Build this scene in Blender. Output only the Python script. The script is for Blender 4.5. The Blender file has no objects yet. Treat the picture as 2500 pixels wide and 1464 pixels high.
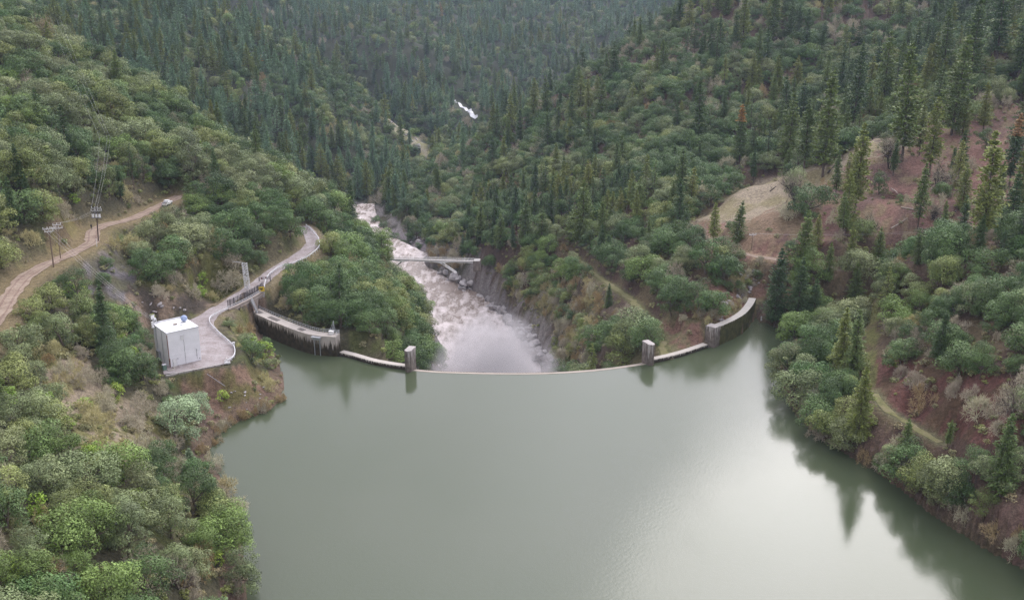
import bpy, math, random
import numpy as np
from mathutils import Vector, Matrix
R = math.radians
rng = np.random.default_rng(11)
random.seed(5)
scn = bpy.context.scene
COL = scn.collection

# ---------------------------------------------------------------- camera model (photo pixels 2500 x 1464)
FPX, TH, CAMH = 2500.0, R(18.0), 107.0
S_, C_ = math.sin(TH), math.cos(TH)
def ray(u, v):
    x = (u - 1250) / FPX; y = -(v - 732) / FPX
    return x, C_ + y * S_, y * C_ - S_
def PZ(u, v, z):
    """world point that the photo shows at u, v, at height z"""
    x, ry, rz = ray(u, v); t = (z - CAMH) / rz
    return np.array([x * t, ry * t, z])
def PY(u, v, Y):
    x, ry, rz = ray(u, v); t = Y / ry
    return np.array([x * t, Y, CAMH + rz * t])
def proj(X, Y, Z):
    Z = Z - CAMH
    d = Y * C_ - Z * S_
    up = Y * S_ + Z * C_
    return 1250 + FPX * X / d, 732 - FPX * up / d, d

# ---------------------------------------------------------------- noise
def _hash(ix, iy, s):
    h = (ix * 374761393 + iy * 668265263 + s * 1442695041) & 0xFFFFFFFF
    h = ((h ^ (h >> 13)) * 1274126177) & 0xFFFFFFFF
    return ((h ^ (h >> 16)) & 0xFFFF) / 65535.0
def vnoise(x, y, s=0):
    x = np.asarray(x, float); y = np.asarray(y, float)
    ix = np.floor(x).astype(np.int64); iy = np.floor(y).astype(np.int64)
    fx = x - ix; fy = y - iy
    fx = fx * fx * (3 - 2 * fx); fy = fy * fy * (3 - 2 * fy)
    a = _hash(ix, iy, s); b = _hash(ix + 1, iy, s); c = _hash(ix, iy + 1, s); d = _hash(ix + 1, iy + 1, s)
    return (a * (1 - fx) + b * fx) * (1 - fy) + (c * (1 - fx) + d * fx) * fy
def fbm(x, y, s=0, o=4):
    t = 0; a = .5; n = 0
    for k in range(o):
        t = t + a * vnoise(x * 2 ** k, y * 2 ** k, s + k); n += a; a *= .5
    return t / n

# ---------------------------------------------------------------- polygons
def inpoly(px, py, poly):
    px = np.asarray(px, float); py = np.asarray(py, float)
    r = np.zeros(px.shape, bool); n = len(poly)
    for i in range(n):
        x0, y0 = poly[i][:2]; x1, y1 = poly[(i + 1) % n][:2]
        if y0 == y1: continue
        c = ((y0 > py) != (y1 > py)) & (px < (x1 - x0) * (py - y0) / (y1 - y0) + x0)
        r ^= c
    return r
def distline(px, py, pts, closed=False):
    """distance to a polyline and the z of the nearest point on it"""
    best = np.full(np.shape(px), 1e9); bz = np.zeros(np.shape(px))
    m = len(pts) if closed else len(pts) - 1
    for i in range(m):
        a = np.asarray(pts[i], float); b = np.asarray(pts[(i + 1) % len(pts)], float)
        dx, dy = b[0] - a[0], b[1] - a[1]; L = dx * dx + dy * dy + 1e-9
        t = np.clip(((px - a[0]) * dx + (py - a[1]) * dy) / L, 0, 1)
        d = np.hypot(px - a[0] - t * dx, py - a[1] - t * dy)
        k = d < best
        best = np.where(k, d, best)
        if len(a) > 2: bz = np.where(k, a[2] + t * (b[2] - a[2]), bz)
    return best, bz
def smooth(pts, n=6):
    """Catmull-Rom through 3D points"""
    p = [np.asarray(q, float) for q in pts]; out = []
    for i in range(len(p) - 1):
        p0 = p[max(i - 1, 0)]; p1 = p[i]; p2 = p[i + 1]; p3 = p[min(i + 2, len(p) - 1)]
        for k in range(n):
            t = k / n
            out.append(.5 * ((2 * p1) + (-p0 + p2) * t + (2 * p0 - 5 * p1 + 4 * p2 - p3) * t * t + (-p0 + 3 * p1 - 3 * p2 + p3) * t ** 3))
    out.append(p[-1]); return out
def sstep(a, b, x):
    t = np.clip((x - a) / (b - a), 0, 1); return t * t * (3 - 2 * t)

# ---------------------------------------------------------------- lines of the place
ROAD_UP = smooth([PZ(-60, 850, 30), PZ(0, 765, 30), PZ(45, 695, 30), PZ(95, 655, 30), PZ(170, 622, 29.5), PZ(222, 592, 29),
                  PZ(228, 565, 28.5), PZ(262, 549, 28), PZ(320, 535, 27), PZ(385, 506, 26), PZ(440, 478, 26)], 5)
ROAD_LOW = smooth([PZ(497, 800, 9.6), PZ(510, 772, 9.7), PZ(540, 750, 9.9), PZ(575, 729, 10.1), PZ(608, 708, 10.3), PZ(637, 688, 10.5), PZ(672, 660, 11),
                   PZ(730, 625, 11.8), PZ(762, 597, 12.4), PZ(758, 573, 13), PZ(740, 552, 14)], 5)
PAD_PX = [(400, 915), (470, 905), (540, 893), (566, 878), (571, 855), (560, 835), (535, 810), (518, 785), (523, 768), (560, 748),
          (520, 750), (485, 772), (440, 790), (385, 800), (392, 860)]
PAD = [PZ(u, v, 9.5) for u, v in PAD_PX]
TRACK = smooth([PZ(1400, 622, -15), PZ(1450, 668, -9), PZ(1500, 702, -4), PZ(1545, 735, -.5), PZ(1590, 785, 1.2), PZ(1612, 830, 1), PZ(1625, 868, .6)], 5)
TRACK_NEAR = smooth([PZ(2135, 960, 11), PZ(2165, 1000, 10), PZ(2220, 1035, 9.5), PZ(2295, 1080, 9)], 5)
GULLY = smooth([PZ(2140, 690, 10), PZ(2122, 760, 9), PZ(2118, 830, 8.5), PZ(2128, 900, 9), PZ(2140, 960, 10)], 4)
TRACK_RIGHT = smooth([PZ(1680, 545, 12), PZ(1720, 580, 13), PZ(1780, 608, 14.5), PZ(1860, 628, 15), PZ(1960, 642, 16), PZ(2060, 660, 16)], 5)
SHORE_L = [(598, 1500), (603, 1400), (578, 1250), (545, 1170), (512, 1125), (515, 1085), (535, 1045), (600, 1022), (655, 1004), (690, 975),
           (694, 940), (688, 900), (684, 880), (662, 845), (642, 815), (624, 792)]
SHORE_R = [(1852, 782), (1900, 797), (1952, 812), (1935, 850), (1902, 890), (1906, 950), (1940, 1012), (1990, 1062), (2060, 1102),
           (2130, 1142), (2200, 1192), (2260, 1242), (2350, 1302), (2450, 1362), (2540, 1415)]
DAM_F = [PZ(597, 747, 6), PZ(615, 761, 6), PZ(675, 788, 6), PZ(751, 815, 6), np.array([-51.6, 276.6, 6.]), PZ(850, 873, 0), PZ(915, 891, 0), PZ(1000, 904, 0), PZ(1100, 911, 0),
         PZ(1290, 914, 0), PZ(1450, 906, 0), PZ(1585, 888, 0), PZ(1665, 870, 0), PZ(1728, 849, 0), PZ(1776, 789, 6), PZ(1817, 767, 6), PZ(1838, 744, 6), PZ(1846, 728, 6)]
DAM_F = [np.array([p[0], p[1], 0]) for p in DAM_F]
SL = [PZ(u, v, 0) for u, v in SHORE_L]; SR = [PZ(u, v, 0) for u, v in SHORE_R + [(2700, 1520), (2950, 1700)]] + [np.array([118., 75, 0])]
LAKE = SL + DAM_F + SR + [PZ(2700, 1520, 0), PZ(2950, 1700, 0), np.array([118, 75, 0]), np.array([122, 20, 0]), np.array([-30, 20, 0]), np.array([-40, 70, 0])]
RWL0 = smooth([PZ(568, 750, 9.9), PZ(580, 743, 10), PZ(604, 732, 10.1), PZ(614, 726, 10.2)], 2)
# river: right-hand water edge, then the width to the left
RIV_Z = -47.0
RE = [(6, 266), (9, 300), (12, 345)] + [tuple(PZ(u, v, RIV_Z)[:2]) for u, v in
      [(1330, 905), (1275, 835), (1232, 780), (1180, 740), (1120, 705), (1058, 662), (1040, 640), (1000, 622), (948, 590), (912, 560), (899, 530), (895, 505)]]
RIVER_R = [np.array([x, y, RIV_Z]) for x, y in RE]
RIV_W = [36, 36, 38, 38, 38, 36, 35, 34, 33, 32, 26, 18, 14, 22, 30]
RIVER_C = [np.array([p[0] - w * .5, p[1] + (w * .12 if i > 5 else 0), RIV_Z]) for i, (p, w) in enumerate(zip(RIVER_R, RIV_W))]
RIVER_C = smooth(RIVER_C, 4)
RIV_HALF = np.interp(np.linspace(0, 1, len(RIVER_C)), np.linspace(0, 1, len(RIV_W)), RIV_W) * .5
RAPID = smooth([PZ(1105, 240, -36), PZ(1125, 256, -39), PZ(1142, 272, -41), PZ(1162, 290, -43)], 4)

# ---------------------------------------------------------------- terrain control points: (u, v, Y)
G = """0,1464,115 300,1464,130 480,1464,145 0,1300,130 300,1300,147 470,1300,165 0,1150,150 200,1150,165 400,1150,185 0,1000,180 200,1000,198
400,1000,220 0,880,210 200,850,228 330,880,235 300,720,272 400,715,285 470,700,296 520,640,312 600,620,332 580,600,335 400,580,320 600,500,375
680,500,385 740,495,400 830,560,400 930,640,400 0,600,265 0,500,290 0,400,320 0,250,370 0,100,430 100,450,300 200,450,330 300,450,355 400,430,380
250,300,400 400,300,430 100,150,450 250,180,460 130,100,490 350,230,480 500,330,460 620,420,440 0,30,500
300,100,800 400,200,740 500,270,720 600,350,700 700,420,690 800,470,690 850,500,700 300,20,1100 600,150,900 600,20,1300 800,300,800 900,400,780
950,440,770 700,130,1050 850,210,1000 950,290,930 1000,340,890 1050,385,860 900,330,850 1100,300,1020 1050,250,1100
1000,150,1250 900,50,1500 1100,100,1450 1200,230,1250 1300,180,1350 1400,120,1450 1500,60,1600 1600,0,1800 1200,0,1800 800,0,1700 400,0,1400
400,-100,1900 1200,-120,2400 1800,-120,2600 0,-60,1000
1200,620,480 1300,640,450 1400,630,432 1150,560,540 1060,520,620 950,500,690 1250,500,570 1100,440,680 1350,450,560 1400,550,470 1550,520,430
1500,400,540 1650,430,460 1300,330,680 1200,330,740 1100,400,780 1350,250,720 1500,150,740 1500,280,620 1650,70,750 1700,0,800 1650,250,580
1650,350,520 1800,300,540 1800,150,620 1800,400,490 1900,50,680 2000,250,560 2000,100,640 2200,150,600 2200,0,700 1900,390,475
1700,540,395 1800,490,405 1900,450,410 2000,410,415 2100,350,435 2200,320,450 2200,450,370 2200,550,330 2100,550,335 2000,550,335 1900,550,345
2000,640,310 1850,640,320 1750,600,345 2400,500,340 2400,400,375 2400,300,420 2400,150,500 2500,50,560 2500,400,370 2300,300,430 2500,550,320
2100,850,262 2200,750,275 2200,650,290 2300,650,275 2400,700,255 2300,800,240 2450,800,225 2500,650,260 2480,590,280 2350,620,300 2500,900,205
2350,950,210 2220,1030,215 2200,920,235 2500,1100,180 2400,1150,182 2500,1300,165
700,720,315 760,650,345 800,720,322 850,800,300 870,575,440 900,600,425 950,850,290 900,700,340 870,620,390 1000,850,300 1040,880,290 980,750,350 1050,850,310 920,640,400
2700,600,270 2700,900,200 2700,300,420 2700,1200,150 -200,600,250 -200,900,190 -200,1300,120 -200,200,380"""
CP = [PY(*[float(q) for q in t.split(',')]) for t in G.split()]
def WZ(u, v, z): CP.append(PZ(u, v, z))
for q in [(1850, 700, 12), (1750, 720, 8), (1680, 790, 4), (1600, 840, 1), (1600, 760, 4), (1480, 720, -4), (1400, 750, -20), (1400, 850, -20), (1480, 850, -8), (1540, 800, -2),
          (1300, 700, -30), (1300, 800, -36), (1360, 900, -28), (1140, 270, -41), (2100, 720, 8), (2000, 760, 3), (480, 960, 4), (640, 930, 1.5), (600, 860, 5)]: WZ(*q)
def UY(u, Y, z): CP.append(np.array([(u - 1250) / FPX * Y * 1.03, Y, z]))
for q in [(130, 600, 40), (350, 580, 15), (500, 560, 0), (620, 520, -12), (0, 620, 60), (1200, 850, -40), (1350, 850, -30), (1500, 900, -10), (1650, 950, 20),
          (1800, 1000, 60), (1050, 345, -36), (1000, 390, -36), (950, 430, -28), (890, 460, -22), (860, 520, -30), (820, 580, -36), (780, 630, -38), (800, 1220, -12), (900, 1090, -46), (980, 1015, -58), (1030, 965, -60), (700, 1250, 5), (1800, 452, 12),
          (1900, 460, 16), (2000, 480, 24), (1250, 179, -25), (1250, 239, -35), (900, 190, -18), (1600, 210, -22), (2000, 190, -10)]: UY(*q)
for p in RIVER_C[::3]: CP.append(np.array([p[0], p[1], -50]))
for L in (ROAD_UP, ROAD_LOW, TRACK, TRACK_RIGHT, TRACK_NEAR, GULLY): CP += [p for p in L[::4]]
CP += [np.array(p) for p in PAD[::2]]
for p in SL[::2] + SR[::2]: CP.append(np.array([p[0], p[1], .2]))
CP = np.array(CP)
def ab(X, Y): return X / Y, np.log(Y)
def _k(r2): return np.where(r2 > 1e-12, .5 * r2 * np.log(r2 + 1e-12), 0)
ca, cb = ab(CP[:, 0], CP[:, 1]); n = len(CP)
K = _k((ca[:, None] - ca) ** 2 + (cb[:, None] - cb) ** 2) + np.eye(n) * 2e-5
Pm = np.stack([np.ones(n), ca, cb], 1)
A = np.block([[K, Pm], [Pm.T, np.zeros((3, 3))]])
W = np.linalg.solve(A, np.concatenate([CP[:, 2], np.zeros(3)]))
NA, NB = 720, 560
A0, A1, B0, B1 = -1.15, 1.15, math.log(45), math.log(3200)
# the grid is finer near the dam and coarser far off, still regular in (a, b)
ga = np.linspace(A0, A1, NA); gb = np.linspace(B0, B1, NB)
GA, GB = np.meshgrid(ga, gb)
H = np.zeros(GA.shape)
for i in range(NB):
    r2 = (GA[i][:, None] - ca) ** 2 + (GB[i][:, None] - cb) ** 2
    H[i] = _k(r2) @ W[:n] + W[n] + W[n + 1] * GA[i] + W[n + 2] * GB[i]
GY = np.exp(GB); GX = GA * GY
# relief: gullies and knolls
amp = np.clip(GY / 300, .5, 5)
dl, _ = distline(GX, GY, [p[:2] for p in ROAD_UP]); dl2, _ = distline(GX, GY, [p[:2] for p in ROAD_LOW]); dl3, _ = distline(GX, GY, [p[:2] for p in PAD], True)
calm = sstep(2, 20, np.minimum(np.minimum(dl, dl2), dl3))
H += calm * amp * (fbm(GX / 28, GY / 28, 3) - .5) * 6 + calm * np.clip(amp, .5, 1.6) * (fbm(GX / 7, GY / 7, 9, 3) - .5) * 2.2
far = sstep(700, 1300, GY)
H += far * (fbm(GX / 160, GY / 160, 21, 4) - .5) * 55
# river channel
dr, _ = distline(GX, GY, [p[:2] for p in RIVER_C])
hw = np.interp(GY, [300, 480, 560, 600, 660], [17, 16, 10, 7, 12])
H = np.where(dr < 60, np.minimum(H, -49 + np.clip(dr - hw, -3, 99) * np.where(GX < np.interp(GY, [p[1] for p in RIVER_C], [p[0] for p in RIVER_C]), 3.2, 1.9)), H)
rocky = sstep(hw - 2, hw + 6, dr) * (1 - sstep(34, 62, dr)) * (GX > -140) * (GY > 275)
rid = 1 - np.abs(fbm(GX / 9, GY / 9, 83, 4) - .5) * 4
H = H + rocky * (rid - .3) * 3.6
# lake
inl = inpoly(GX, GY, LAKE); ds, _ = distline(GX, GY, SL + [np.array([9e3, 9e3, 0])] [:0]); ds2, _ = distline(GX, GY, SR); dsh = np.minimum(ds, ds2)
ddam, _ = distline(GX, GY, DAM_F)
H = np.where(inl, np.minimum(H, -.6 - .45 * np.minimum(dsh, 30)), H)
nearsh = (~inl) & (dsh < 30) & ((ddam > 3) )
H = np.where(nearsh, np.maximum(H, .25 + .35 * np.minimum(dsh, 12)), H)
H = np.where((~inl) & (GX > 0) & (GY < 172), np.minimum(H, .3 + .75 * dsh), H)
lim = [4.0] * 5 + [-.5] * 7 + [.2, .6] + [4.6] * 4
dd_, zl = distline(GX, GY, [np.array([p[0], p[1], q]) for p, q in zip(DAM_F, lim)])
H = np.where((~inl) & (dd_ < 16), np.minimum(H, zl + np.clip(dd_ - 4.5, 0, 20) * .75), H)
# roads, pad and tracks cut into the slope
def cut(H, line, w, soft, closed=False, flat=None):
    d, z = distline(GX, GY, line, closed)
    if flat is not None: z = flat; d = np.where(inpoly(GX, GY, line), 0, d)
    k = 1 - sstep(w, w + soft, d)
    return H * (1 - k) + z * k
H = cut(H, TRACK_RIGHT, 2.2, 5); H = cut(H, TRACK, 2.2, 4); H = cut(H, TRACK_NEAR, 2.0, 4)
H = cut(H, ROAD_UP, 4.2, 6); H = cut(H, ROAD_LOW, 3.8, 4); H = cut(H, PAD, 1.5, 4, True, 9.5)
NOTCH = RWL0 + [DAM_F[0] + np.array([-.5, .5, 0]), DAM_F[1], PZ(645, 800, 0), PZ(624, 794, 0), PZ(600, 772, 4), PZ(578, 760, 8)]
H = np.where(inpoly(GX, GY, NOTCH), np.minimum(H, .3), H)
def height(x, y):
    x = np.asarray(x, float); y = np.asarray(y, float)
    fa = np.clip((x / y - A0) / (A1 - A0) * (NA - 1), 0, NA - 1.001); fb = np.clip((np.log(y) - B0) / (B1 - B0) * (NB - 1), 0, NB - 1.001)
    i = fa.astype(int); j = fb.astype(int); s = fa - i; t = fb - j
    return (H[j, i] * (1 - s) + H[j, i + 1] * s) * (1 - t) + (H[j + 1, i] * (1 - s) + H[j + 1, i + 1] * s) * t
def onground(u, v, y0=100, y1=2600, dz=0.0):
    """first point of the ground along the sight line through the pixel"""
    x, ry, rz = ray(u, v)
    Ys = np.exp(np.linspace(math.log(y0), math.log(y1), 3000)); t = Ys / ry
    X = x * t; Z = CAMH + rz * t
    g = height(X, Ys) + dz
    k = np.argmax(g >= Z)
    return np.array([X[k], Ys[k], g[k]])
HAZE, SPRAY, SUNE, LOBE, CLOUD, WSTR, EXPO = .00007, .30, .9, 36.0, 10.0, .09, 0.62
# ================================================================ mesh builder
class MB:
    def __init__(s): s.v = []; s.f = []; s.m = []; s.mi = 0
    def add(s, vs, fs):
        o = len(s.v); s.v += [tuple(map(float, p)) for p in vs]
        for f in fs: s.f.append([o + i for i in f]); s.m.append(s.mi)
    def box(s, c, size, rot=0.0, M=None, bev=0.0):
        sx, sy, sz = [q / 2 for q in size]
        if bev > 0:
            b = min(bev, sx * .8, sy * .8, sz * .8); vs = []
            for z, r in ((-sz, b), (-sz + b, 0), (sz - b, 0), (sz, b)):
                for x, y in ((-1, -1), (1, -1), (1, 1), (-1, 1)):
                    ex, ey = sx - r, sy - r
                    vs += [(x * ex - (x * b if (x * y > 0) else 0) * (1 if r == 0 else 1), y * ey - (y * b if x * y < 0 else 0), z),
                           (x * ex - (x * b if x * y < 0 else 0), y * ey - (y * b if x * y > 0 else 0), z)]
            fs = [list(range(8))[::-1], list(range(24, 32))]
            for k in range(3):
                for i in range(8): fs.append([k * 8 + i, k * 8 + (i + 1) % 8, k * 8 + 8 + (i + 1) % 8, k * 8 + 8 + i])
        else:
            vs = [(x * sx, y * sy, z * sz) for z in (-1, 1) for x, y in ((-1, -1), (1, -1), (1, 1), (-1, 1))]
            fs = [[3, 2, 1, 0], [4, 5, 6, 7], [0, 1, 5, 4], [1, 2, 6, 5], [2, 3, 7, 6], [3, 0, 4, 7]]
        cr, sr = math.cos(rot), math.sin(rot); o = []
        for x, y, z in vs:
            if M is not None: p = M @ Vector((x, y, z)); o.append((p.x + c[0], p.y + c[1], p.z + c[2]))
            else: o.append((x * cr - y * sr + c[0], x * sr + y * cr + c[1], z + c[2]))
        s.add(o, fs)
    def tube(s, p, q, r0, r1=None, n=6, caps=True):
        r1 = r0 if r1 is None else r1
        p = Vector(p); q = Vector(q); d = (q - p)
        if d.length < 1e-6: return
        d.normalize(); u = d.orthogonal().normalized(); w = d.cross(u)
        vs = []
        for c, r in ((p, r0), (q, r1)):
            for k in range(n):
                a = 2 * math.pi * k / n; vs.append(c + u * (r * math.cos(a)) + w * (r * math.sin(a)))
        fs = [[k, (k + 1) % n, n + (k + 1) % n, n + k] for k in range(n)]
        if caps: fs += [list(range(n))[::-1], list(range(n, 2 * n))]
        s.add(vs, fs)
    def path(s, pts, r, n=6):
        for a, b in zip(pts[:-1], pts[1:]): s.tube(a, b, r, r, n)
    def limb(s, pts, rs, n=6):
        """one tapered bent limb, rings shared"""
        P = [Vector(p) for p in pts]; vs = []
        for i, p in enumerate(P):
            d = (P[min(i + 1, len(P) - 1)] - P[max(i - 1, 0)]).normalized(); u = d.cross(Vector((.31, .95, .07))).normalized(); w = d.cross(u)
            for k in range(n):
                a = 2 * math.pi * k / n; vs.append(p + u * (rs[i] * math.cos(a)) + w * (rs[i] * math.sin(a)))
        fs = []
        for i in range(len(P) - 1):
            for k in range(n): fs.append([i * n + k, i * n + (k + 1) % n, (i + 1) * n + (k + 1) % n, (i + 1) * n + k])
        fs.append(list(range((len(P) - 1) * n, len(P) * n)))
        s.add(vs, fs)
    def sphere(s, c, r, nu=14, nv=9, sc=(1, 1, 1)):
        vs = []; fs = []
        for j in range(nv + 1):
            t = math.pi * j / nv
            for i in range(nu):
                a = 2 * math.pi * i / nu
                vs.append((c[0] + r * sc[0] * math.sin(t) * math.cos(a), c[1] + r * sc[1] * math.sin(t) * math.sin(a), c[2] + r * sc[2] * math.cos(t)))
        for j in range(nv):
            for i in range(nu): fs.append([j * nu + i, (j + 1) * nu + i, (j + 1) * nu + (i + 1) % nu, j * nu + (i + 1) % nu])
        s.add(vs, fs)
    def cyl(s, c, r, h, n=12, r1=None): s.tube((c[0], c[1], c[2]), (c[0], c[1], c[2] + h), r, r1, n)
    def build(s, name, mats, parent=None, smooth_=False, origin=None):
        me = bpy.data.meshes.new(name)
        o = np.array(origin if origin is not None else (0, 0, 0), float)
        me.from_pydata([(x - o[0], y - o[1], z - o[2]) for x, y, z in s.v], [], s.f)
        if not isinstance(mats, (list, tuple)): mats = [mats]
        for m in mats: me.materials.append(m)
        if len(mats) > 1: me.polygons.foreach_set('material_index', s.m)
        if smooth_: me.polygons.foreach_set('use_smooth', [True] * len(s.f))
        me.update()
        ob = bpy.data.objects.new(name, me); COL.objects.link(ob); ob.location = o
        if parent is not None: put(ob, parent)
        return ob
def put(ob, parent):
    """parent keeping the place (nothing here is rotated)"""
    w = Vector((0, 0, 0)); p = parent
    while p is not None: w += Vector(p.location); p = p.parent
    ob.parent = parent; ob.location = Vector(ob.location) - w
def tag(o, label=None, cat=None, group=None, kind=None):
    if label: o['label'] = label
    if cat: o['category'] = cat
    if group: o['group'] = group
    if kind: o['kind'] = kind
    return o
def empty(name, loc, label, cat, group=None):
    o = bpy.data.objects.new(name, None); COL.objects.link(o); o.location = loc; o.empty_display_size = .5
    return tag(o, label, cat, group)
def quadmesh(name, V, mats, tone=None, quads=None, midx=None, cols=None):
    me = bpy.data.meshes.new(name)
    V = np.ascontiguousarray(V, np.float32); me.vertices.add(len(V)); me.vertices.foreach_set('co', V.ravel())
    if quads is None: quads = np.arange(len(V), dtype=np.int32).reshape(-1, 4)
    nf = len(quads); me.loops.add(nf * 4); me.loops.foreach_set('vertex_index', np.ascontiguousarray(quads, np.int32).ravel())
    me.polygons.add(nf); me.polygons.foreach_set('loop_start', np.arange(nf, dtype=np.int32) * 4); me.polygons.foreach_set('loop_total', np.full(nf, 4, np.int32))
    for m in mats: me.materials.append(m)
    if midx is not None: me.polygons.foreach_set('material_index', np.asarray(midx, np.int32))
    me.update(calc_edges=True)
    if tone is not None:
        a = me.attributes.new('tone', 'FLOAT', 'FACE'); a.data.foreach_set('value', np.asarray(tone, np.float32))
    if cols is not None:
        for nm, arr in cols.items():
            a = me.attributes.new(nm, 'FLOAT_COLOR', 'POINT'); c4 = np.ones((len(V), 4), np.float32); c4[:, :3] = arr; a.data.foreach_set('color', c4.ravel())
    return me

# ================================================================ materials
def newmat(name):
    m = bpy.data.materials.new(name); m.use_nodes = True; nt = m.node_tree; nt.nodes.clear()
    out = nt.nodes.new('ShaderNodeOutputMaterial'); b = nt.nodes.new('ShaderNodeBsdfPrincipled'); nt.links.new(b.outputs[0], out.inputs[0])
    return m, nt, b
def N(nt, t, **kw):
    n = nt.nodes.new(t)
    for k, v in kw.items():
        if k.startswith('i_'):
            key = k[2:]; key = int(key) if key.isdigit() else key.replace('_', ' ')
            n.inputs[key].default_value = v
        else: setattr(n, k, v)
    return n
def mixc(nt, f, a, b, blend='MIX'):
    n = nt.nodes.new('ShaderNodeMix'); n.data_type = 'RGBA'; n.blend_type = blend
    for s, v in ((0, f), (6, a), (7, b)):
        if hasattr(v, 'is_output'): nt.links.new(v, n.inputs[s])
        elif s == 0: n.inputs[0].default_value = v
        else: n.inputs[s].default_value = (*v, 1)
    return n.outputs[2]
def ramp(nt, src, stops):
    n = nt.nodes.new('ShaderNodeValToRGB'); cr = n.color_ramp
    while len(cr.elements) < len(stops): cr.elements.new(.5)
    for e, (p, c) in zip(cr.elements, stops): e.position = p; e.color = (*c, 1) if not np.isscalar(c) else (c, c, c, 1)
    nt.links.new(src, n.inputs[0]); return n.outputs[0]
def noise(nt, scale, detail=4, vec=None, rough=.55):
    n = N(nt, 'ShaderNodeTexNoise', i_Scale=scale, i_Detail=detail, i_Roughness=rough)
    if vec is not None: nt.links.new(vec, n.inputs['Vector'])
    return n.outputs[0]
def objco(nt, scale=(1, 1, 1)):
    t = nt.nodes.new('ShaderNodeNewGeometry'); m = nt.nodes.new('ShaderNodeMapping'); m.inputs['Scale'].default_value = scale
    nt.links.new(t.outputs['Position'], m.inputs['Vector']); return m.outputs[0]
def bump(nt, b, h, strength=.3, dist=.1):
    n = N(nt, 'ShaderNodeBump', i_Strength=strength, i_Distance=dist); nt.links.new(h, n.inputs['Height']); nt.links.new(n.outputs[0], b.inputs['Normal'])
def plain(name, c, rough=.7, metal=0.0, var=.25, scale=1.5, spec=.3):
    m, nt, b = newmat(name)
    k = noise(nt, scale, 5, objco(nt))
    c2 = [q * (1 - var) for q in c]; c3 = [min(1, q * (1 + var * .6)) for q in c]
    nt.links.new(ramp(nt, k, [(.3, c2), (.7, c3)]), b.inputs['Base Color'])
    b.inputs['Roughness'].default_value = rough; b.inputs['Metallic'].default_value = metal; b.inputs['Specular IOR Level'].default_value = spec
    return m
GAIN = 1.9
def leafmat(name, stops, trans=.15):
    """stops: list of colours, picked per tree; the face's own tone varies leaf clumps"""
    m, nt, b = newmat(name)
    oi = nt.nodes.new('ShaderNodeObjectInfo')
    c = ramp(nt, oi.outputs['Random'], [(i / max(1, len(stops) - 1), [min(.6, q * k_) for q, k_ in zip(s, (GAIN * 1.0, GAIN * 1.05, GAIN * .62))]) for i, s in enumerate(stops)])
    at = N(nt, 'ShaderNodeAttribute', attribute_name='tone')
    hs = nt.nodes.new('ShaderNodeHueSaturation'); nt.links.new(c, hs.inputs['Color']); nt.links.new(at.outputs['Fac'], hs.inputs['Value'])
    nz = noise(nt, .35, 2, objco(nt))
    c2 = mixc(nt, nz, hs.outputs[0], (.16, .17, .10), 'MIX'); nt.nodes[-1].inputs[0].default_value = .2
    mx = N(nt, 'ShaderNodeMath', operation='MULTIPLY'); nt.links.new(nz, mx.inputs[0]); mx.inputs[1].default_value = .12
    c2 = mixc(nt, mx.outputs[0], hs.outputs[0], (.15, .155, .11))
    nt.links.new(c2, b.inputs['Base Color']); b.inputs['Roughness'].default_value = .6; b.inputs['Specular IOR Level'].default_value = .25
    return m
OAKC = {'olive green': [(.095, .115, .055), (.13, .14, .075), (.075, .10, .05)],
        'dark green': [(.040, .075, .035), (.055, .085, .045), (.035, .06, .032)],
        'grey green': [(.11, .125, .09), (.085, .105, .075), (.13, .14, .105)],
        'fresh green': [(.075, .112, .045), (.088, .125, .05), (.065, .10, .048)]}
PINEC = {'green': [(.055, .08, .036), (.075, .10, .042), (.05, .075, .04)],
         'yellowish green': [(.10, .115, .042), (.085, .10, .04), (.12, .125, .05)],
         'dark green': [(.034, .06, .034), (.045, .07, .038), (.028, .05, .033)],
         'blue green': [(.078, .125, .115), (.095, .14, .122), (.065, .11, .10)]}  # far pines: bluish needles lightened further, distance haze put into the colour
BAREC = {'lavender grey': [(.29, .25, .31), (.23, .19, .245), (.32, .285, .33)], 'tan grey': [(.33, .28, .24), (.27, .22, .19)],
         'reddish brown': [(.21, .145, .125), (.24, .175, .16)]}
BUSHC = {'yellow green': [(.13, .19, .035), (.10, .16, .035), (.16, .20, .05)]}
M = {}
for k, v in OAKC.items(): M['oak ' + k] = leafmat('oak leaves ' + k, v)
for k, v in PINEC.items(): M['pine ' + k] = leafmat('pine needles ' + k, [[q * 1.35 for q in c_] for c_ in v])
for k, v in BAREC.items(): M['bare ' + k] = leafmat('bare twigs ' + k, v)
for k, v in BUSHC.items(): M['bush ' + k] = leafmat('bush leaves ' + k, v)
M['brush'] = leafmat('low brush', [(.10, .11, .07), (.15, .13, .12), (.13, .15, .06), (.20, .16, .15), (.08, .10, .05)])
M['needle orange'] = leafmat('dying orange needles', [(.24, .12, .05), (.27, .14, .06)])
M['needle rust'] = leafmat('dead rust needles', [(.27, .155, .12), (.24, .135, .105)])
M['greypine'] = leafmat('grey pine needles', [(.125, .165, .15), (.14, .18, .16)])
M['bark'] = plain('bark', (.13, .10, .085), .9, var=.4, scale=3)
M['darkbark'] = plain('dark bark', (.055, .045, .045), .9, var=.4, scale=3)
M['palewood'] = plain('weathered wood', (.40, .34, .29), .85, var=.35, scale=2)
M['rust'] = plain('rusty slash', (.20, .11, .09), .9, var=.5, scale=2)
M['grating'] = plain('steel grating', (.20, .18, .165), .8, .2, var=.3, scale=4)
M['white'] = plain('white paint', (.78, .78, .78), .5, var=.06, scale=.6)
M['whitesteel'] = plain('weathered white steel', (.66, .66, .68), .5, var=.18, scale=.8)
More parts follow.
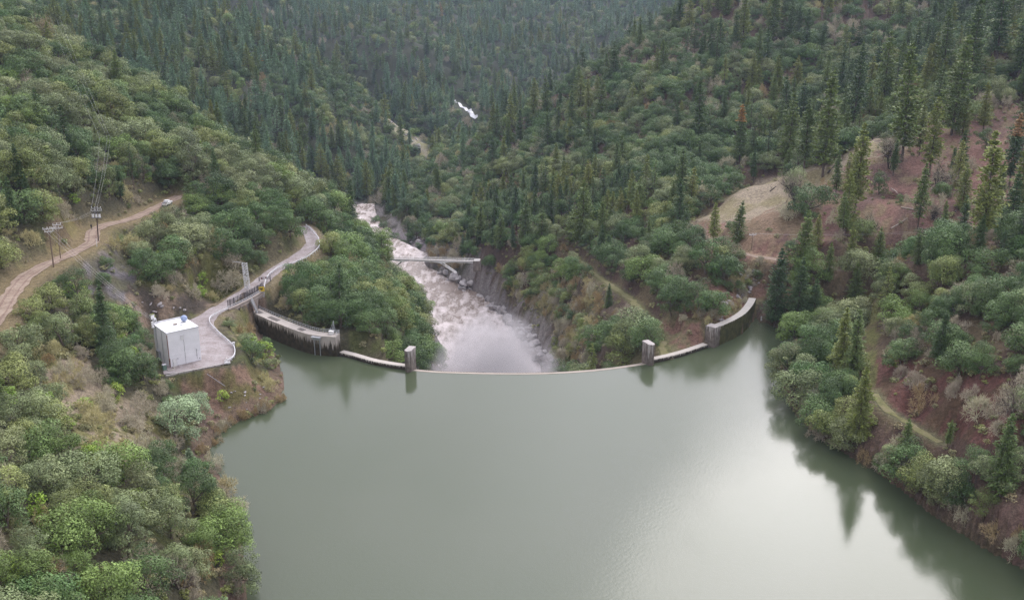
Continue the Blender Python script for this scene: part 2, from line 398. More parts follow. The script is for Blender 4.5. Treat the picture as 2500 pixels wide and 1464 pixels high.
M['galv'] = plain('galvanised steel', (.42, .44, .47), .4, .5, var=.15, scale=2)
M['darksteel'] = plain('dark steel', (.06, .06, .075), .5, .4, var=.3, scale=3)
M['fence'] = plain('fence slats', (.105, .10, .11), .6, .2, var=.3, scale=1)
M['pole'] = plain('pole wood', (.20, .145, .11), .9, var=.35, scale=2)
M['poledark'] = plain('tarred pole wood', (.085, .055, .05), .9, var=.35, scale=2)
M['wire'] = plain('wire', (.55, .55, .55), .5, .3, var=.1)
M['radome'] = plain('blue grey plastic', (.30, .37, .55), .5, var=.08, scale=1)
M['green_box'] = plain('green enamel', (.16, .25, .20), .5, var=.15)
M['yellow'] = plain('yellow paint', (.70, .50, .04), .5, var=.1)
M['black'] = plain('black', (.02, .02, .02), .5, var=.2)
M['blue'] = plain('blue pipe paint', (.20, .28, .48), .5, var=.15)
M['glass'] = plain('dark glass', (.02, .025, .03), .08, var=.1, spec=.6)
M['tyre'] = plain('rubber', (.02, .02, .02), .9, var=.2)
M['skinred'] = plain('tail lamp', (.4, .03, .02), .4, var=.1)
M['cloth'] = plain('dark clothing', (.03, .03, .045), .9, var=.3)
M['skin'] = plain('skin', (.45, .27, .2), .6, var=.1)
def concrete(name, c, stain, amt, streak=True, lo=-1.0, hi=6.0, dk=.72, xs=None):
    """board-marked concrete; dark algae runs down from the crest in ragged streaks"""
    m, nt, b = newmat(name)
    co = objco(nt, (1, 1, 1)); cs = objco(nt, (2.6, 2.6, .16)); cb = objco(nt, (.05, .05, 1.6))
    base = ramp(nt, noise(nt, .5, 6, co), [(.3, [q * dk for q in c]), (.7, c)])
    base = mixc(nt, .25, base, ramp(nt, noise(nt, 1.0, 2, cb), [(.4, [q * dk for q in c]), (.6, c)]))
    if streak:
        s = noise(nt, 1.0, 5, cs, .65)
        p = nt.nodes.new('ShaderNodeNewGeometry'); sep = nt.nodes.new('ShaderNodeSeparateXYZ'); nt.links.new(p.outputs['Position'], sep.inputs[0])
        mr = N(nt, 'ShaderNodeMapRange'); mr.inputs[1].default_value = lo; mr.inputs[2].default_value = hi; mr.inputs[3].default_value = .40; mr.inputs[4].default_value = -.24
        nt.links.new(sep.outputs[2], mr.inputs[0])
        ad = N(nt, 'ShaderNodeMath', operation='ADD'); nt.links.new(s, ad.inputs[0]); nt.links.new(mr.outputs[0], ad.inputs[1])
        nn = nt.nodes.new('ShaderNodeSeparateXYZ'); nt.links.new(p.outputs['Normal'], nn.inputs[0])
        up = N(nt, 'ShaderNodeMath', operation='LESS_THAN'); nt.links.new(nn.outputs[2], up.inputs[0]); up.inputs[1].default_value = .5
        if xs:
            px_ = N(nt, 'ShaderNodeMapRange'); nt.links.new(sep.outputs[0], px_.inputs[0]); px_.inputs[1].default_value = xs[0]; px_.inputs[2].default_value = xs[1]; px_.inputs[3].default_value = 0; px_.inputs[4].default_value = xs[2]
            a2 = N(nt, 'ShaderNodeMath', operation='ADD'); nt.links.new(ad.outputs[0], a2.inputs[0]); nt.links.new(px_.outputs[0], a2.inputs[1]); ad = a2
        mk = ramp(nt, ad.outputs[0], [(amt - .03, 0.), (amt + .05, 1.)])
        mm = N(nt, 'ShaderNodeMath', operation='MULTIPLY'); nt.links.new(mk, mm.inputs[0]); nt.links.new(up.outputs[0], mm.inputs[1])
        dark = ramp(nt, noise(nt, .8, 4, co), [(.35, stain), (.7, [q * 2.2 for q in stain])])
        base = mixc(nt, mm.outputs[0], base, dark)
    nt.links.new(base, b.inputs['Base Color']); b.inputs['Roughness'].default_value = .85; b.inputs['Specular IOR Level'].default_value = .2
    bump(nt, b, noise(nt, 3, 5, co), .3, .05)
    return m
M['dam_left'] = concrete('streaked dam concrete', (.46, .42, .38), (.032, .026, .016), .34, lo=-.5, hi=6.05, xs=(-68, -50, -.20))
M['dam_right'] = concrete('mossy dam concrete', (.42, .40, .37), (.055, .055, .024), .22, lo=0, hi=6.2)
M['dam_low'] = concrete('low wall concrete', (.52, .48, .43), (.03, .024, .018), .42, lo=-.4, hi=1.25)
M['pier'] = concrete('pier concrete', (.44, .41, .39), (.10, .085, .075), .58, lo=-1, hi=12)
M['crest'] = concrete('wet crest concrete', (.37, .325, .275), (.1, .08, .06), .9, False)
M['conc'] = concrete('weathered concrete', (.42, .40, .38), (.12, .10, .09), .58, lo=4, hi=14)
M['wallred'] = concrete('stained concrete', (.42, .36, .32), (.16, .10, .075), .50, lo=0, hi=11)
M['house'] = concrete('board-formed pale concrete', (.86, .86, .89), (.5, .49, .49), .80, False, dk=.88)
M['roof'] = plain('white roof coating', (.80, .81, .83), .5, var=.09, scale=.35)
def leafy_rock(name, c1, c2, c3):
    m, nt, b = newmat(name); co = objco(nt)
    k = ramp(nt, noise(nt, .55, 8, co, .7), [(.28, c2), (.5, c1), (.72, c3)])
    nt.links.new(k, b.inputs['Base Color']); b.inputs['Roughness'].default_value = .9; b.inputs['Specular IOR Level'].default_value = .2
    bump(nt, b, noise(nt, 1.6, 8, co, .7), .8, .35); return m
M['rock'] = leafy_rock('river rock', (.36, .335, .335), (.15, .135, .14), (.52, .49, .48))
M['rockfar'] = leafy_rock('tan rock', (.30, .26, .21), (.15, .13, .09), (.44, .39, .32))
# ================================================================ ground sheet with its cover colours
PU, PV, PD = proj(GX, GY, H)
def reg(poly, y0, y1, soft=True):
    return inpoly(PU + (fbm(GX / 6, GY / 6, 31, 3) - .5) * 40, PV + (fbm(GX / 6, GY / 6, 32, 3) - .5) * 40, poly) & (GY > y0) & (GY < y1)
REG = dict(
    leaf=([(1890, 480), (2050, 405), (2150, 335), (2330, 290), (2520, 240), (2520, 560), (2350, 600), (2200, 605), (2050, 575), (1930, 650), (1760, 640), (1690, 560), (1800, 500)], 270, 480),
    grass=([(1685, 550), (1740, 500), (1830, 455), (1950, 415), (2060, 385), (2100, 345), (2230, 320), (2230, 345), (2120, 390), (2060, 420), (1950, 475), (1900, 540), (1800, 560), (1740, 545)], 300, 480),
    tan=([(1745, 562), (1820, 535), (1900, 505), (2010, 480), (1990, 545), (1900, 590), (1820, 612)], 300, 400),
    redbank=([(2110, 890), (2230, 870), (2400, 900), (2520, 960), (2520, 1060), (2400, 1090), (2330, 1070), (2200, 1020), (2120, 960)], 170, 260),
    shorered=([(2360, 1190), (2520, 1200), (2520, 1400), (2400, 1330), (2300, 1260)], 130, 200),
    head=([(420, 925), (500, 905), (600, 890), (640, 900), (692, 930), (695, 985), (600, 1030), (520, 1040), (470, 990)], 200, 290),
    clear=([(90, 840), (190, 850), (330, 990), (430, 1000), (420, 1100), (300, 1130), (200, 1080), (120, 960)], 130, 260),
    moss=([(380, 640), (560, 590), (610, 690), (560, 745), (440, 750), (310, 720)], 240, 345),
    bankyel=([(140, 480), (205, 540), (215, 590), (160, 615), (100, 610), (110, 540)], 240, 330),
    slate=([(180, 660), (262, 600), (330, 650), (320, 745), (250, 730)], 230, 310),
    cutrock=([(310, 700), (420, 720), (540, 740), (470, 770), (400, 790), (330, 800), (300, 760)], 240, 300),
    gorge=([(1010, 680), (1150, 670), (1230, 720), (1300, 800), (1390, 915), (1280, 915), (1180, 800), (1090, 730)], 290, 540),
    gorge2=([(940, 570), (1000, 560), (1090, 590), (1130, 640), (1040, 650), (950, 620)], 450, 720),
    brown=([(1180, 700), (1280, 660), (1420, 650), (1560, 770), (1600, 890), (1380, 915), (1300, 820)], 270, 440),
    abut=([(1600, 800), (1690, 700), (1840, 640), (1870, 720), (1800, 790), (1700, 840), (1640, 870)], 265, 330),
    farrock=([(922, 280), (945, 268), (1005, 318), (1066, 376), (1052, 390), (1012, 372), (965, 325)], 780, 1000),
    gully=([(2105, 690), (2150, 690), (2140, 900), (2150, 960), (2110, 940)], 220, 310),
    roadside=([(640, 705), (760, 610), (800, 570), (835, 610), (780, 660), (700, 700), (670, 740)], 290, 380),
    island=([(520, 770), (600, 755), (640, 800), (690, 880), (640, 880), (590, 850), (560, 800)], 245, 310),
)
RM = {k: reg(*v) for k, v in REG.items()}
def mixm(c, mask, col, a=1.0):
    k = (mask * a)[..., None] if mask.dtype != bool else (mask.astype(float) * a)[..., None]
    return c * (1 - k) + np.array(col) * k
n1 = fbm(GX / 12, GY / 12, 41); n2 = fbm(GX / 5, GY / 5, 43); n3 = fbm(GX / 45, GY / 45, 47)
C = np.zeros(GX.shape + (3,)) + np.array([.085, .08, .05])
C = mixm(C, sstep(.45, .6, n1), (.13, .115, .07)); C = mixm(C, sstep(.52, .68, n2), (.11, .125, .045), .8)
right = PU > 1150
C = mixm(C, right & (GY < 900), (.12, .075, .062), .8)
C = mixm(C, (sstep(.5, .62, n1) * (right & (GY < 900))), (.16, .13, .075), .7)
farm = GY > 680
C = mixm(C, farm & (~right | (GY > 830)), (.06, .07, .045), .8)
def two(mask, a, b, nn=n2, lo=.44, hi=.58):
    global C
    C = mixm(C, mask, a); C = mixm(C, mask * sstep(lo, hi, nn), b)
two(RM['leaf'], (.265, .155, .125), (.18, .115, .095), n1); C = mixm(C, RM['leaf'] * sstep(.55, .66, n2), (.26, .21, .12), .75)
two(RM['grass'], (.37, .31, .225), (.29, .25, .145), n1); two(RM['tan'], (.30, .21, .145), (.25, .185, .12), n1); two(RM['redbank'], (.17, .085, .07), (.13, .085, .055)); two(RM['shorered'], (.23, .14, .12), (.22, .19, .13))
two(RM['head'], (.25, .165, .12), (.16, .14, .06)); two(RM['clear'], (.34, .28, .20), (.20, .19, .08)); two(RM['moss'], (.15, .15, .055), (.11, .095, .055))
two(RM['bankyel'], (.19, .17, .065), (.17, .13, .08)); two(RM['slate'], (.175, .16, .165), (.125, .12, .075)); two(RM['cutrock'], (.25, .19, .14), (.09, .075, .06))
two(RM['gorge'], (.25, .225, .225), (.11, .095, .085)); two(RM['gorge2'], (.25, .22, .225), (.14, .105, .10)); two(RM['brown'], (.13, .10, .075), (.16, .145, .075), n1)
two(RM['abut'], (.24, .145, .11), (.20, .18, .10)); two(RM['farrock'], (.33, .30, .22), (.22, .21, .09)); two(RM['gully'], (.17, .17, .065), (.15, .12, .07))
two(RM['roadside'], (.30, .25, .15), (.20, .17, .08)); two(RM['island'], (.19, .19, .075), (.20, .165, .12))
d_up, _ = distline(GX, GY, ROAD_UP); d_lo, _ = distline(GX, GY, ROAD_LOW); d_tr, _ = distline(GX, GY, TRACK); d_tn, _ = distline(GX, GY, TRACK_NEAR); d_trr, _ = distline(GX, GY, TRACK_RIGHT)
C = mixm(C, 1 - sstep(3.0, 8, d_up), (.30, .235, .13), .8); C = mixm(C, 1 - sstep(2.5, 6, d_lo), (.27, .22, .14), .8)
C = mixm(C, 1 - sstep(1.5, 2.6, d_tr), (.17, .17, .075)); C = mixm(C, 1 - sstep(1.3, 2.6, d_tn), (.17, .16, .09)); C = mixm(C, 1 - sstep(1.5, 3.0, d_trr), (.36, .26, .17))
shore = (dsh < 4) & ~inl
C = mixm(C, shore, (.20, .135, .11), .7); C = mixm(C, inl, (.12, .10, .06))
C = mixm(C, (dr < 25) * sstep(.40, .6, n2) * (GY > 285), (.33, .30, .29), .9)
quads = (np.arange(NB - 1)[:, None] * NA + np.arange(NA - 1)[None]).ravel()
quads = np.stack([quads, quads + 1, quads + NA + 1, quads + NA], 1)
gm, nt, b = newmat('hillside ground')
at = N(nt, 'ShaderNodeAttribute', attribute_name='cover'); co = objco(nt)
fine = noise(nt, .9, 9, co, .72); fine2 = noise(nt, 3.2, 6, co, .7)
v1 = ramp(nt, fine, [(.30, .45), (.5, .95), (.72, 1.5)]); v2 = ramp(nt, fine2, [(.3, .55), (.7, 1.4)])
cc = mixc(nt, 1.0, mixc(nt, 1.0, at.outputs['Color'], v1, 'MULTIPLY'), v2, 'MULTIPLY')
nt.links.new(cc, b.inputs['Base Color']); b.inputs['Roughness'].default_value = .95; b.inputs['Specular IOR Level'].default_value = .1
bump(nt, b, fine, .9, .5)
me = quadmesh('ground', np.stack([GX, GY, H], -1).reshape(-1, 3), [gm], quads=quads, cols={'cover': C.reshape(-1, 3) * .74})
me.polygons.foreach_set('use_smooth', [True] * len(me.polygons))
ground = bpy.data.objects.new('ground', me); COL.objects.link(ground); tag(ground, 'steep canyon hillsides of leaf litter, grass and rock under the trees', 'ground', kind='structure')

# ---------------------------------------------------------------- drape strips on the ground
def ribbon(name, line, w, mat, dz=.12, nx=4, wob=.25, label=None, cat=None):
    P = smooth([np.asarray(p, float) for p in line], 4); L = len(P); V = []; Q = []
    for i, p in enumerate(P):
        t = P[min(i + 1, L - 1)] - P[max(i - 1, 0)]; nrm = np.array([-t[1], t[0]]); nrm /= np.hypot(*nrm) + 1e-9
        ww = w if np.isscalar(w) else np.interp(i / (L - 1), np.linspace(0, 1, len(w)), w)
        for k in range(nx + 1):
            s = (k / nx - .5) * ww
            if k in (0, nx): s += (vnoise(p[0] / 3 + k * 9, p[1] / 3, 5) - .5) * wob * 2
            x, y = p[0] + nrm[0] * s, p[1] + nrm[1] * s
            V.append((x, y, float(height(x, y)) + dz))
    for i in range(L - 1):
        for k in range(nx): a = i * (nx + 1) + k; Q.append((a, a + 1, a + nx + 2, a + nx + 1))
    me = quadmesh(name, np.array(V), [mat], quads=np.array(Q)); me.polygons.foreach_set('use_smooth', [True] * len(Q))
    o = bpy.data.objects.new(name, me); COL.objects.link(o); return tag(o, label, cat, kind='structure')
def dirt(name, c1, c2, c3, sc=.35):
    m, nt, b = newmat(name); co = objco(nt)
    k = ramp(nt, noise(nt, sc, 8, co, .68), [(.3, c1), (.5, c2), (.7, c3)])
    k = mixc(nt, 1.0, k, ramp(nt, noise(nt, 2.5, 6, co, .7), [(.3, .7), (.7, 1.25)]), 'MULTIPLY')
    nt.links.new(k, b.inputs['Base Color']); b.inputs['Roughness'].default_value = .95; b.inputs['Specular IOR Level'].default_value = .15
    bump(nt, b, noise(nt, 2, 6, co), .5, .08); return m
MD = dirt('tan dirt', (.19, .135, .105), (.29, .225, .175), (.34, .28, .225)); MG = dirt('worn asphalt', (.20, .165, .155), (.30, .265, .26), (.37, .345, .345))
MGr = dirt('grassy track', (.12, .12, .05), (.17, .165, .075), (.22, .18, .12)); MRut = dirt('wheel rut soil', (.16, .11, .09), (.23, .165, .13), (.28, .215, .17))
ribbon('dirt_road', ROAD_UP, 4.3, MD, .14, 6, .5, 'tan dirt road bending along the left hillside past the poles', 'road')
def offset(line, s):
    out = []
    for i, p in enumerate(line):
        t = line[min(i + 1, len(line) - 1)] - line[max(i - 1, 0)]; nn = np.array([-t[1], t[0], 0]); nn /= np.linalg.norm(nn) + 1e-9; out.append(p + nn * s)
    return out
for s, w_ in ((-1.1, 'outer'), (1.0, 'inner')): ribbon('wheel_rut', offset(ROAD_UP, s), .5, MRut, .165, 2, .18, 'brown wheel rut on the ' + ('downhill' if w_ == 'outer' else 'uphill') + ' side of the tan dirt road', 'wheel rut')
ribbon('paved_road', ROAD_LOW, 5.0, MG, .12, 6, .25, 'worn grey road from the concrete house yard to the bend above the gorge', 'road')
ribbon('grass_path', TRACK, 2.2, MGr, .08, 3, .8, 'green grassy track down to the right end of the dam', 'path')
ribbon('dirt_path', TRACK_RIGHT, 2.6, MD, .08, 3, .6, 'tan dirt track across the red slope above the right wing wall', 'path')
ribbon('shore_path', TRACK_NEAR, 1.7, MGr, .08, 3, .7, 'grassy track along the right shore of the reservoir', 'path')
# yard round the house
def flatpoly(name, pts, z, mat, label, cat, sub=1.0):
    mb = MB(); mb.add([(p[0], p[1], z) for p in pts], [list(range(len(pts)))]); o = mb.build(name, mat); return tag(o, label, cat, kind='structure')
yard = smooth(PAD + PAD[:1], 4)[:-1]
flatpoly('pavement', yard[::-1] if sum((b_[0] - a_[0]) * (b_[1] + a_[1]) for a_, b_ in zip(yard, yard[1:] + yard[:1])) > 0 else yard, 9.66, MG, 'grey gravel yard around the white concrete house', 'yard')

# ---------------------------------------------------------------- water
def water(name, base, rough, sc, strength, foam=None, base2=None, dist=.12):
    m, nt, b = newmat(name); co = objco(nt)
    b.inputs['IOR'].default_value = 1.333; b.inputs['Roughness'].default_value = rough
    big = noise(nt, .012, 3, co)
    col = ramp(nt, big, [(.35, base), (.65, base2 or base)])
    if foam:
        cf = objco(nt, foam[0]); f = noise(nt, foam[1], 9, cf, .72)
        band = noise(nt, .035, 2, co); ad = N(nt, 'ShaderNodeMath', operation='ADD'); nt.links.new(f, ad.inputs[0])
        ml = N(nt, 'ShaderNodeMath', operation='MULTIPLY'); nt.links.new(band, ml.inputs[0]); ml.inputs[1].default_value = foam[4]; fa = N(nt, 'ShaderNodeAttribute', attribute_name='foam'); fm = N(nt, 'ShaderNodeMath', operation='MULTIPLY_ADD'); nt.links.new(fa.outputs['Fac'], fm.inputs[0]); fm.inputs[1].default_value = .17; nt.links.new(ml.outputs[0], fm.inputs[2]); nt.links.new(fm.outputs[0], ad.inputs[1])
        k = ramp(nt, ad.outputs[0], [(foam[2], 0.), (foam[3], 1.)])
        col = mixc(nt, k, col, (.66, .60, .59))
        rr = N(nt, 'ShaderNodeMapRange'); nt.links.new(k, rr.inputs[0]); rr.inputs[3].default_value = rough; rr.inputs[4].default_value = .8; nt.links.new(rr.outputs[0], b.inputs['Roughness'])
    nt.links.new(col, b.inputs['Base Color'])
    h1 = noise(nt, sc, 5, co, .6); bump(nt, b, h1, strength, 1.0 if foam else .12)
    return m
MW = water('reservoir water', (.064, .079, .046), .10, 1.3, .15, None, (.055, .073, .039))
inner = LAKE
nt = MW.node_tree; wr_ = N(nt, 'ShaderNodeMapRange'); nt.links.new(noise(nt, .018, 4, objco(nt, (1, .5, 1)), .6), wr_.inputs[0]); wr_.inputs[1].default_value = .35; wr_.inputs[2].default_value = .65; wr_.inputs[3].default_value = .055; wr_.inputs[4].default_value = .19
nt.links.new(wr_.outputs[0], [q for q in nt.nodes if q.type == 'BSDF_PRINCIPLED'][0].inputs['Roughness'])
# the sheet ends exactly at the dam's upstream face; elsewhere it runs in under the banks
DE = [np.array([-150., 300, 0]), np.array([-95., 303, 0])] + smooth(DAM_F, 4) + [np.array([100., 318, 0]), np.array([170., 318, 0])]
Vl = []; Ql = []; nr_ = 8
for p in DE:
    for k in range(nr_ + 1): f = (k / nr_) ** 1.0; Vl.append((p[0] * (1 + f * .85), p[1] * (1 - f) + 18 * f, 0.0))
for i in range(len(DE) - 1):
    for k in range(nr_): a = i * (nr_ + 1) + k; Ql.append((a, a + 1, a + nr_ + 2, a + nr_ + 1))
Ql = [q[::-1] for q in Ql]
lake = bpy.data.objects.new('reservoir_water', quadmesh('reservoir_water', np.array(Vl), [MW], quads=np.array(Ql))); COL.objects.link(lake); tag(lake, 'calm green grey water of the reservoir behind the arch dam', 'water', kind='structure')
MRv = water('muddy river water', (.215, .168, .138), .22, .45, .7, ((1, .34, 1), .28, .74, .95, .5), (.30, .25, .215))
nt = MRv.node_tree
Vr = []; Qr = []; nx = 14; FO = []; RCs = smooth(RIVER_C, 2); RHs = np.interp(np.linspace(0, 1, len(RCs)), np.linspace(0, 1, len(RIV_HALF)), RIV_HALF)
for i, p in enumerate(RCs):
    t = RCs[min(i + 1, len(RCs) - 1)] - RCs[max(i - 1, 0)]; nn = np.array([-t[1], t[0]]); nn /= np.hypot(*nn)
    for k in range(nx + 1):
        s = (k / nx - .5) * 2 * (RHs[i] + 5); x, y = p[0] + nn[0] * s, p[1] + nn[1] * s
        f = sstep(330, 370, y) * (1 - sstep(425, 470, y)) * 1.0 + .25 * (1 - sstep(280, 340, y)) + .35 * sstep(560, 580, y) * (1 - sstep(600, 640, y)) + .35 * sstep(470, 485, y) * (1 - sstep(500, 520, y))
        f *= 1 - .55 * sstep(.45, .95, (nn[0] * s > 0) * abs(s) / (RHs[i] + 1)) * (y < 420)
        FO.append(f); Vr.append((x, y, RIV_Z + .5 + (fbm(x / 5, y / 8, 77, 3) - .5) * (1.2 + 2.4 * f)))
for i in range(len(RCs) - 1):
    for k in range(nx): a = i * (nx + 1) + k; Qr.append((a, a + 1, a + nx + 2, a + nx + 1))
me = quadmesh('river_water', np.array(Vr), [MRv], quads=np.array(Qr), cols={'foam': np.repeat(np.array(FO)[:, None], 3, 1)}); me.polygons.foreach_set('use_smooth', [True] * len(Qr))
riv = bpy.data.objects.new('river_water', me); COL.objects.link(riv); tag(riv, 'muddy brown river running down the gorge from below the dam', 'water', kind='structure')
MRap = water('distant rapids', (.40, .41, .43), .5, .5, .5, None, (.62, .63, .66)); MRap.node_tree.nodes['Noise Texture'].inputs['Scale'].default_value = .12
MFo = water('white water', (.60, .61, .64), .5, .5, .5, None, (.70, .71, .74))
RAPID = smooth([onground(u, v, 900) for u, v in ((1110, 246), (1124, 258), (1140, 271), (1152, 281), (1163, 290))], 4)
ribbon('rapids_water', RAPID, [2.5, 3.6, 4.2, 4.2, 4.5, 3.0], MRap, .6, 4, .5, 'bright white stretch of river far up the valley', 'water')
# ================================================================ the dam
def seg(i0, i1, n=6):
    return smooth(DAM_F, n)[i0 * n:i1 * n + 1]
def normals(P):
    out = []
    for i in range(len(P)):
        t = P[min(i + 1, len(P) - 1)] - P[max(i - 1, 0)]; nn = np.array([-t[1], t[0]]); nn /= np.hypot(*nn)
        if nn[1] < 0: nn = -nn
        out.append(nn)
    return out
def wall_strip(mb, P, thick, z0, z1, off=0.0, lip=0.0):
    """solid wall: upstream face on the line P, thickness downstream"""
    NN = normals(P); vs = []
    for p, nn in zip(P, NN):
        f = p[:2] + nn * off; g = p[:2] + nn * (off + thick)
        vs += [(f[0], f[1], z0), (f[0], f[1], z1), (g[0], g[1], z1 - lip), (g[0], g[1], z0)]
    fs = []
    for i in range(len(P) - 1):
        a = i * 4
        for k in range(4): fs.append([a + k, a + (k + 1) % 4, a + 4 + (k + 1) % 4, a + 4 + k])
    fs += [[0, 1, 2, 3][::-1], [len(vs) - 4 + k for k in range(4)]]
    mb.add(vs, fs)
dam = empty('arch_dam', (0, 265, -50), 'curved concrete arch dam with water sliding over its low middle crest', 'dam')
NP = 6
DF = smooth(DAM_F, NP); DN = normals(DF)
# index of original points in DF = k * NP ; 0..4 left wing wall, 5..7 left low wall, 7..11 spillway, 11..13 right low wall, 14..17 right wing wall
def cutline(k0, k1): return DF[k0 * NP:k1 * NP + 1]
LW = cutline(0, 4); LL = cutline(5, 7); SP = cutline(7, 11); RL = cutline(11, 13); RW = cutline(14, 17)
LW = LW + [LW[-1] + (LW[-1] - LW[-2]) / np.linalg.norm(LW[-1] - LW[-2]) * .9]
e = RW[0] - (RW[1] - RW[0]) / np.linalg.norm(RW[1] - RW[0]) * 5.2; RW = [e] + RW
m_ = MB(); wall_strip(m_, LW, 3.3, -12, 6.0); wl = m_.build('wing_wall', M['dam_left'], dam); tag(wl, 'left wing wall streaked with black algae, railing along its top')
m_ = MB(); wall_strip(m_, RW, 2.3, -12, 6.0); wr = m_.build('wing_wall', M['dam_right'], dam); tag(wr, 'right wing wall, dark mossy face with a pale bare top')
m_ = MB(); LL = [LL[0] - (LL[1] - LL[0]) / np.linalg.norm(LL[1] - LL[0]) * 3.2] + LL; wall_strip(m_, LL, 1.9, -12, 1.1); tag(m_.build('low_wall', M['dam_low'], dam), 'low pale wall left of the spillway')
m_ = MB(); wall_strip(m_, RL, 1.9, -12, 1.1); tag(m_.build('low_wall', M['dam_low'], dam), 'low pale wall right of the spillway')
m_ = MB(); wall_strip(m_, SP, 2.4, -52, .05, .02, .5); tag(m_.build('spillway_crest', M['crest'], dam), 'wet tan spillway lip the water slides over')
m_ = MB(); wall_strip(m_, [DF[i] for i in range(0, 17 * NP + 1, 2)], 4.5, -55, -12.01, .4); m_.build('dam_body', M['conc'], dam)
# falling water behind the lip
m_ = MB(); NN = normals(SP); prof = [(2.42, -.38), (3.4, -1.2), (4.6, -4), (6.2, -12), (7.5, -24), (8.6, -46)]
vs = []; fs = []
for p, nn in zip(SP, NN):
    for o_, z_ in prof: q = p[:2] + nn * o_; vs.append((q[0], q[1], z_))
for i in range(len(SP) - 1):
    for k in range(len(prof) - 1): a = i * 6 + k; fs.append([a, a + 1, a + 7, a + 6])
m_.add(vs, fs); fw = m_.build('waterfall_water', MFo, None, True); tag(fw, 'white sheet of water falling from the spillway lip', 'water', kind='structure')
# piers standing at the ends of the spillway: a block with a pointed upstream nose
def pier(u, v, lab, w=1.9, L=2.6, z1=6.3):
    p = PZ(u, v, 0); i = int(np.argmin([np.hypot(*(q[:2] - p[:2])) for q in DF])); nn = DN[i]; tt = np.array([nn[1], -nn[0]])
    c = DF[i][:2]; out = [(-w / 2, -.9), (0, -1.7), (w / 2, -.9), (w / 2, L), (-w / 2, L)]
    base = [c + tt * a + nn * b_ for a, b_ in out]; mb = MB()
    for z0_, z1_, g in ((-12, z1 - .45, 1.0), (z1 - .45, z1, 1.06)):
        cc = np.mean(base, 0); B = [cc + (q - cc) * g for q in base]
        mb.add([(q[0], q[1], z0_) for q in B] + [(q[0], q[1], z1_) for q in B], [[4, 3, 2, 1, 0], [5, 6, 7, 8, 9]] + [[k, (k + 1) % 5, 5 + (k + 1) % 5, 5 + k] for k in range(5)])
    tag(mb.build('pier', M['pier'], dam), lab)
pier(1005, 905, 'left tall pier at the end of the spillway'); pier(1585, 888, 'right tall pier at the end of the spillway')
# end block of the right wing wall
p = RW[0]; nn = normals(RW)[0]
mb = MB(); mb.box((p[0] + nn[0] * 1.4 - .2, p[1] + nn[1] * 1.4, 0), (3.0, 3.4, 12.6), math.atan2(-nn[0], nn[1]), bev=.08); tag(mb.build('end_block', M['pier'], dam), 'grey block ending the right wing wall')
# railing along the downstream edge of the left wing wall
mb = MB(); NN = normals(LW); rl = [np.array([*(p[:2] + nn * 3.05), 6.0]) for p, nn in zip(LW, NN)]
rl = smooth(rl, 2)[4:]
for z in (.55, 1.1): mb.path([(q[0], q[1], q[2] + z) for q in rl], .055, 6)
for q in rl[::1]: mb.tube(q, (q[0], q[1], q[2] + 1.1), .05, n=6)
q = rl[-1]; f = LW[-1]; nnl = NN[-1]
for z in (.55, 1.1): mb.tube((q[0], q[1], 6 + z), (f[0] + nnl[0] * .5, f[1] + nnl[1] * .5, 6 + z), .055)
mb.tube((f[0] + nnl[0] * .5, f[1] + nnl[1] * .5, 6), (f[0] + nnl[0] * .5, f[1] + nnl[1] * .5, 7.1), .05)
mb.build('railing', M['galv'], wl)
# gratings on the walkway, gauge box on the face, davit frame and white box near the tip
for t in (.30, .42, .47, .66):
    i = int(t * (len(LW) - 1)); p, nn = LW[i], NN[i]; mb = MB(); a = math.atan2(-nn[0], nn[1])
    mb.box((p[0] + nn[0] * 1.5, p[1] + nn[1] * 1.5, 6.025), (2.6, 1.6, .05), a)
    for k in range(7): mb.box((p[0] + nn[0] * (1.0 + k * .17), p[1] + nn[1] * (1.0 + k * .17), 6.06), (2.5, .05, .03), a)
    mb.build('floor_grating', M['grating'], wl)
i = int(.80 * (len(LW) - 1)); p, nn = LW[i], NN[i]; a = math.atan2(-nn[0], nn[1]); mb = MB()
mb.box((p[0] - nn[0] * .55, p[1] - nn[1] * .55, 5.7), (3.0, 1.0, .18), a); mb.box((p[0] - nn[0] * .42, p[1] - nn[1] * .42, 5.25), (2.6, .7, .7), a)
for s in (-.9, .9): mb.tube((p[0] - nn[0] * .1 + nn[1] * s, p[1] - nn[1] * .1 - nn[0] * s, 5), (p[0] - nn[0] * .1 + nn[1] * s, p[1] - nn[1] * .1 - nn[0] * s, -1), .13)
mb.build('gauge_platform', M['galv'], wl)
i = int(.955 * (len(LW) - 1)); p, nn = LW[i], NN[i]; c = p[:2] + nn * 2.0
mb = MB(); mb.box((c[0], c[1], 6.5), (1.3, 1.1, 1.0), math.atan2(-nn[0], nn[1]), bev=.08); mb.box((c[0], c[1], 7.03), (1.4, 1.2, .06), math.atan2(-nn[0], nn[1])); mb.build('control_box', M['white'], wl)
mb = MB(); top = (c[0] + nn[0] * .9 + .4, c[1] + nn[1] * .9, 9.6)
for dx, dy in ((-1.0, .5), (1.2, .6), (.3, 1.6), (.2, -.2)): mb.tube((c[0] + dx, c[1] + dy, 6), top, .06)
mb.tube((c[0] - .55, c[1] + .8, 7.5), (c[0] + .9, c[1] + .85, 7.5), .04); mb.sphere(top, .16); mb.build('hoist_frame', M['galv'], wl)
# water-level marker on the right wall
p = RW[-4]; mb = MB(); mb.box((p[0] + 1.6, p[1] - 3.2, .55), (.5, .5, 1.1), bev=.1); mb.cyl((p[0] + 1.6, p[1] - 3.2, 1.1), .16, .5); mb.sphere((p[0] + 1.6, p[1] - 3.2, 1.75), .2)
o = mb.build('buoy', M['white'], None); tag(o, 'small white buoy floating beside the far end of the mossy wall', 'buoy')

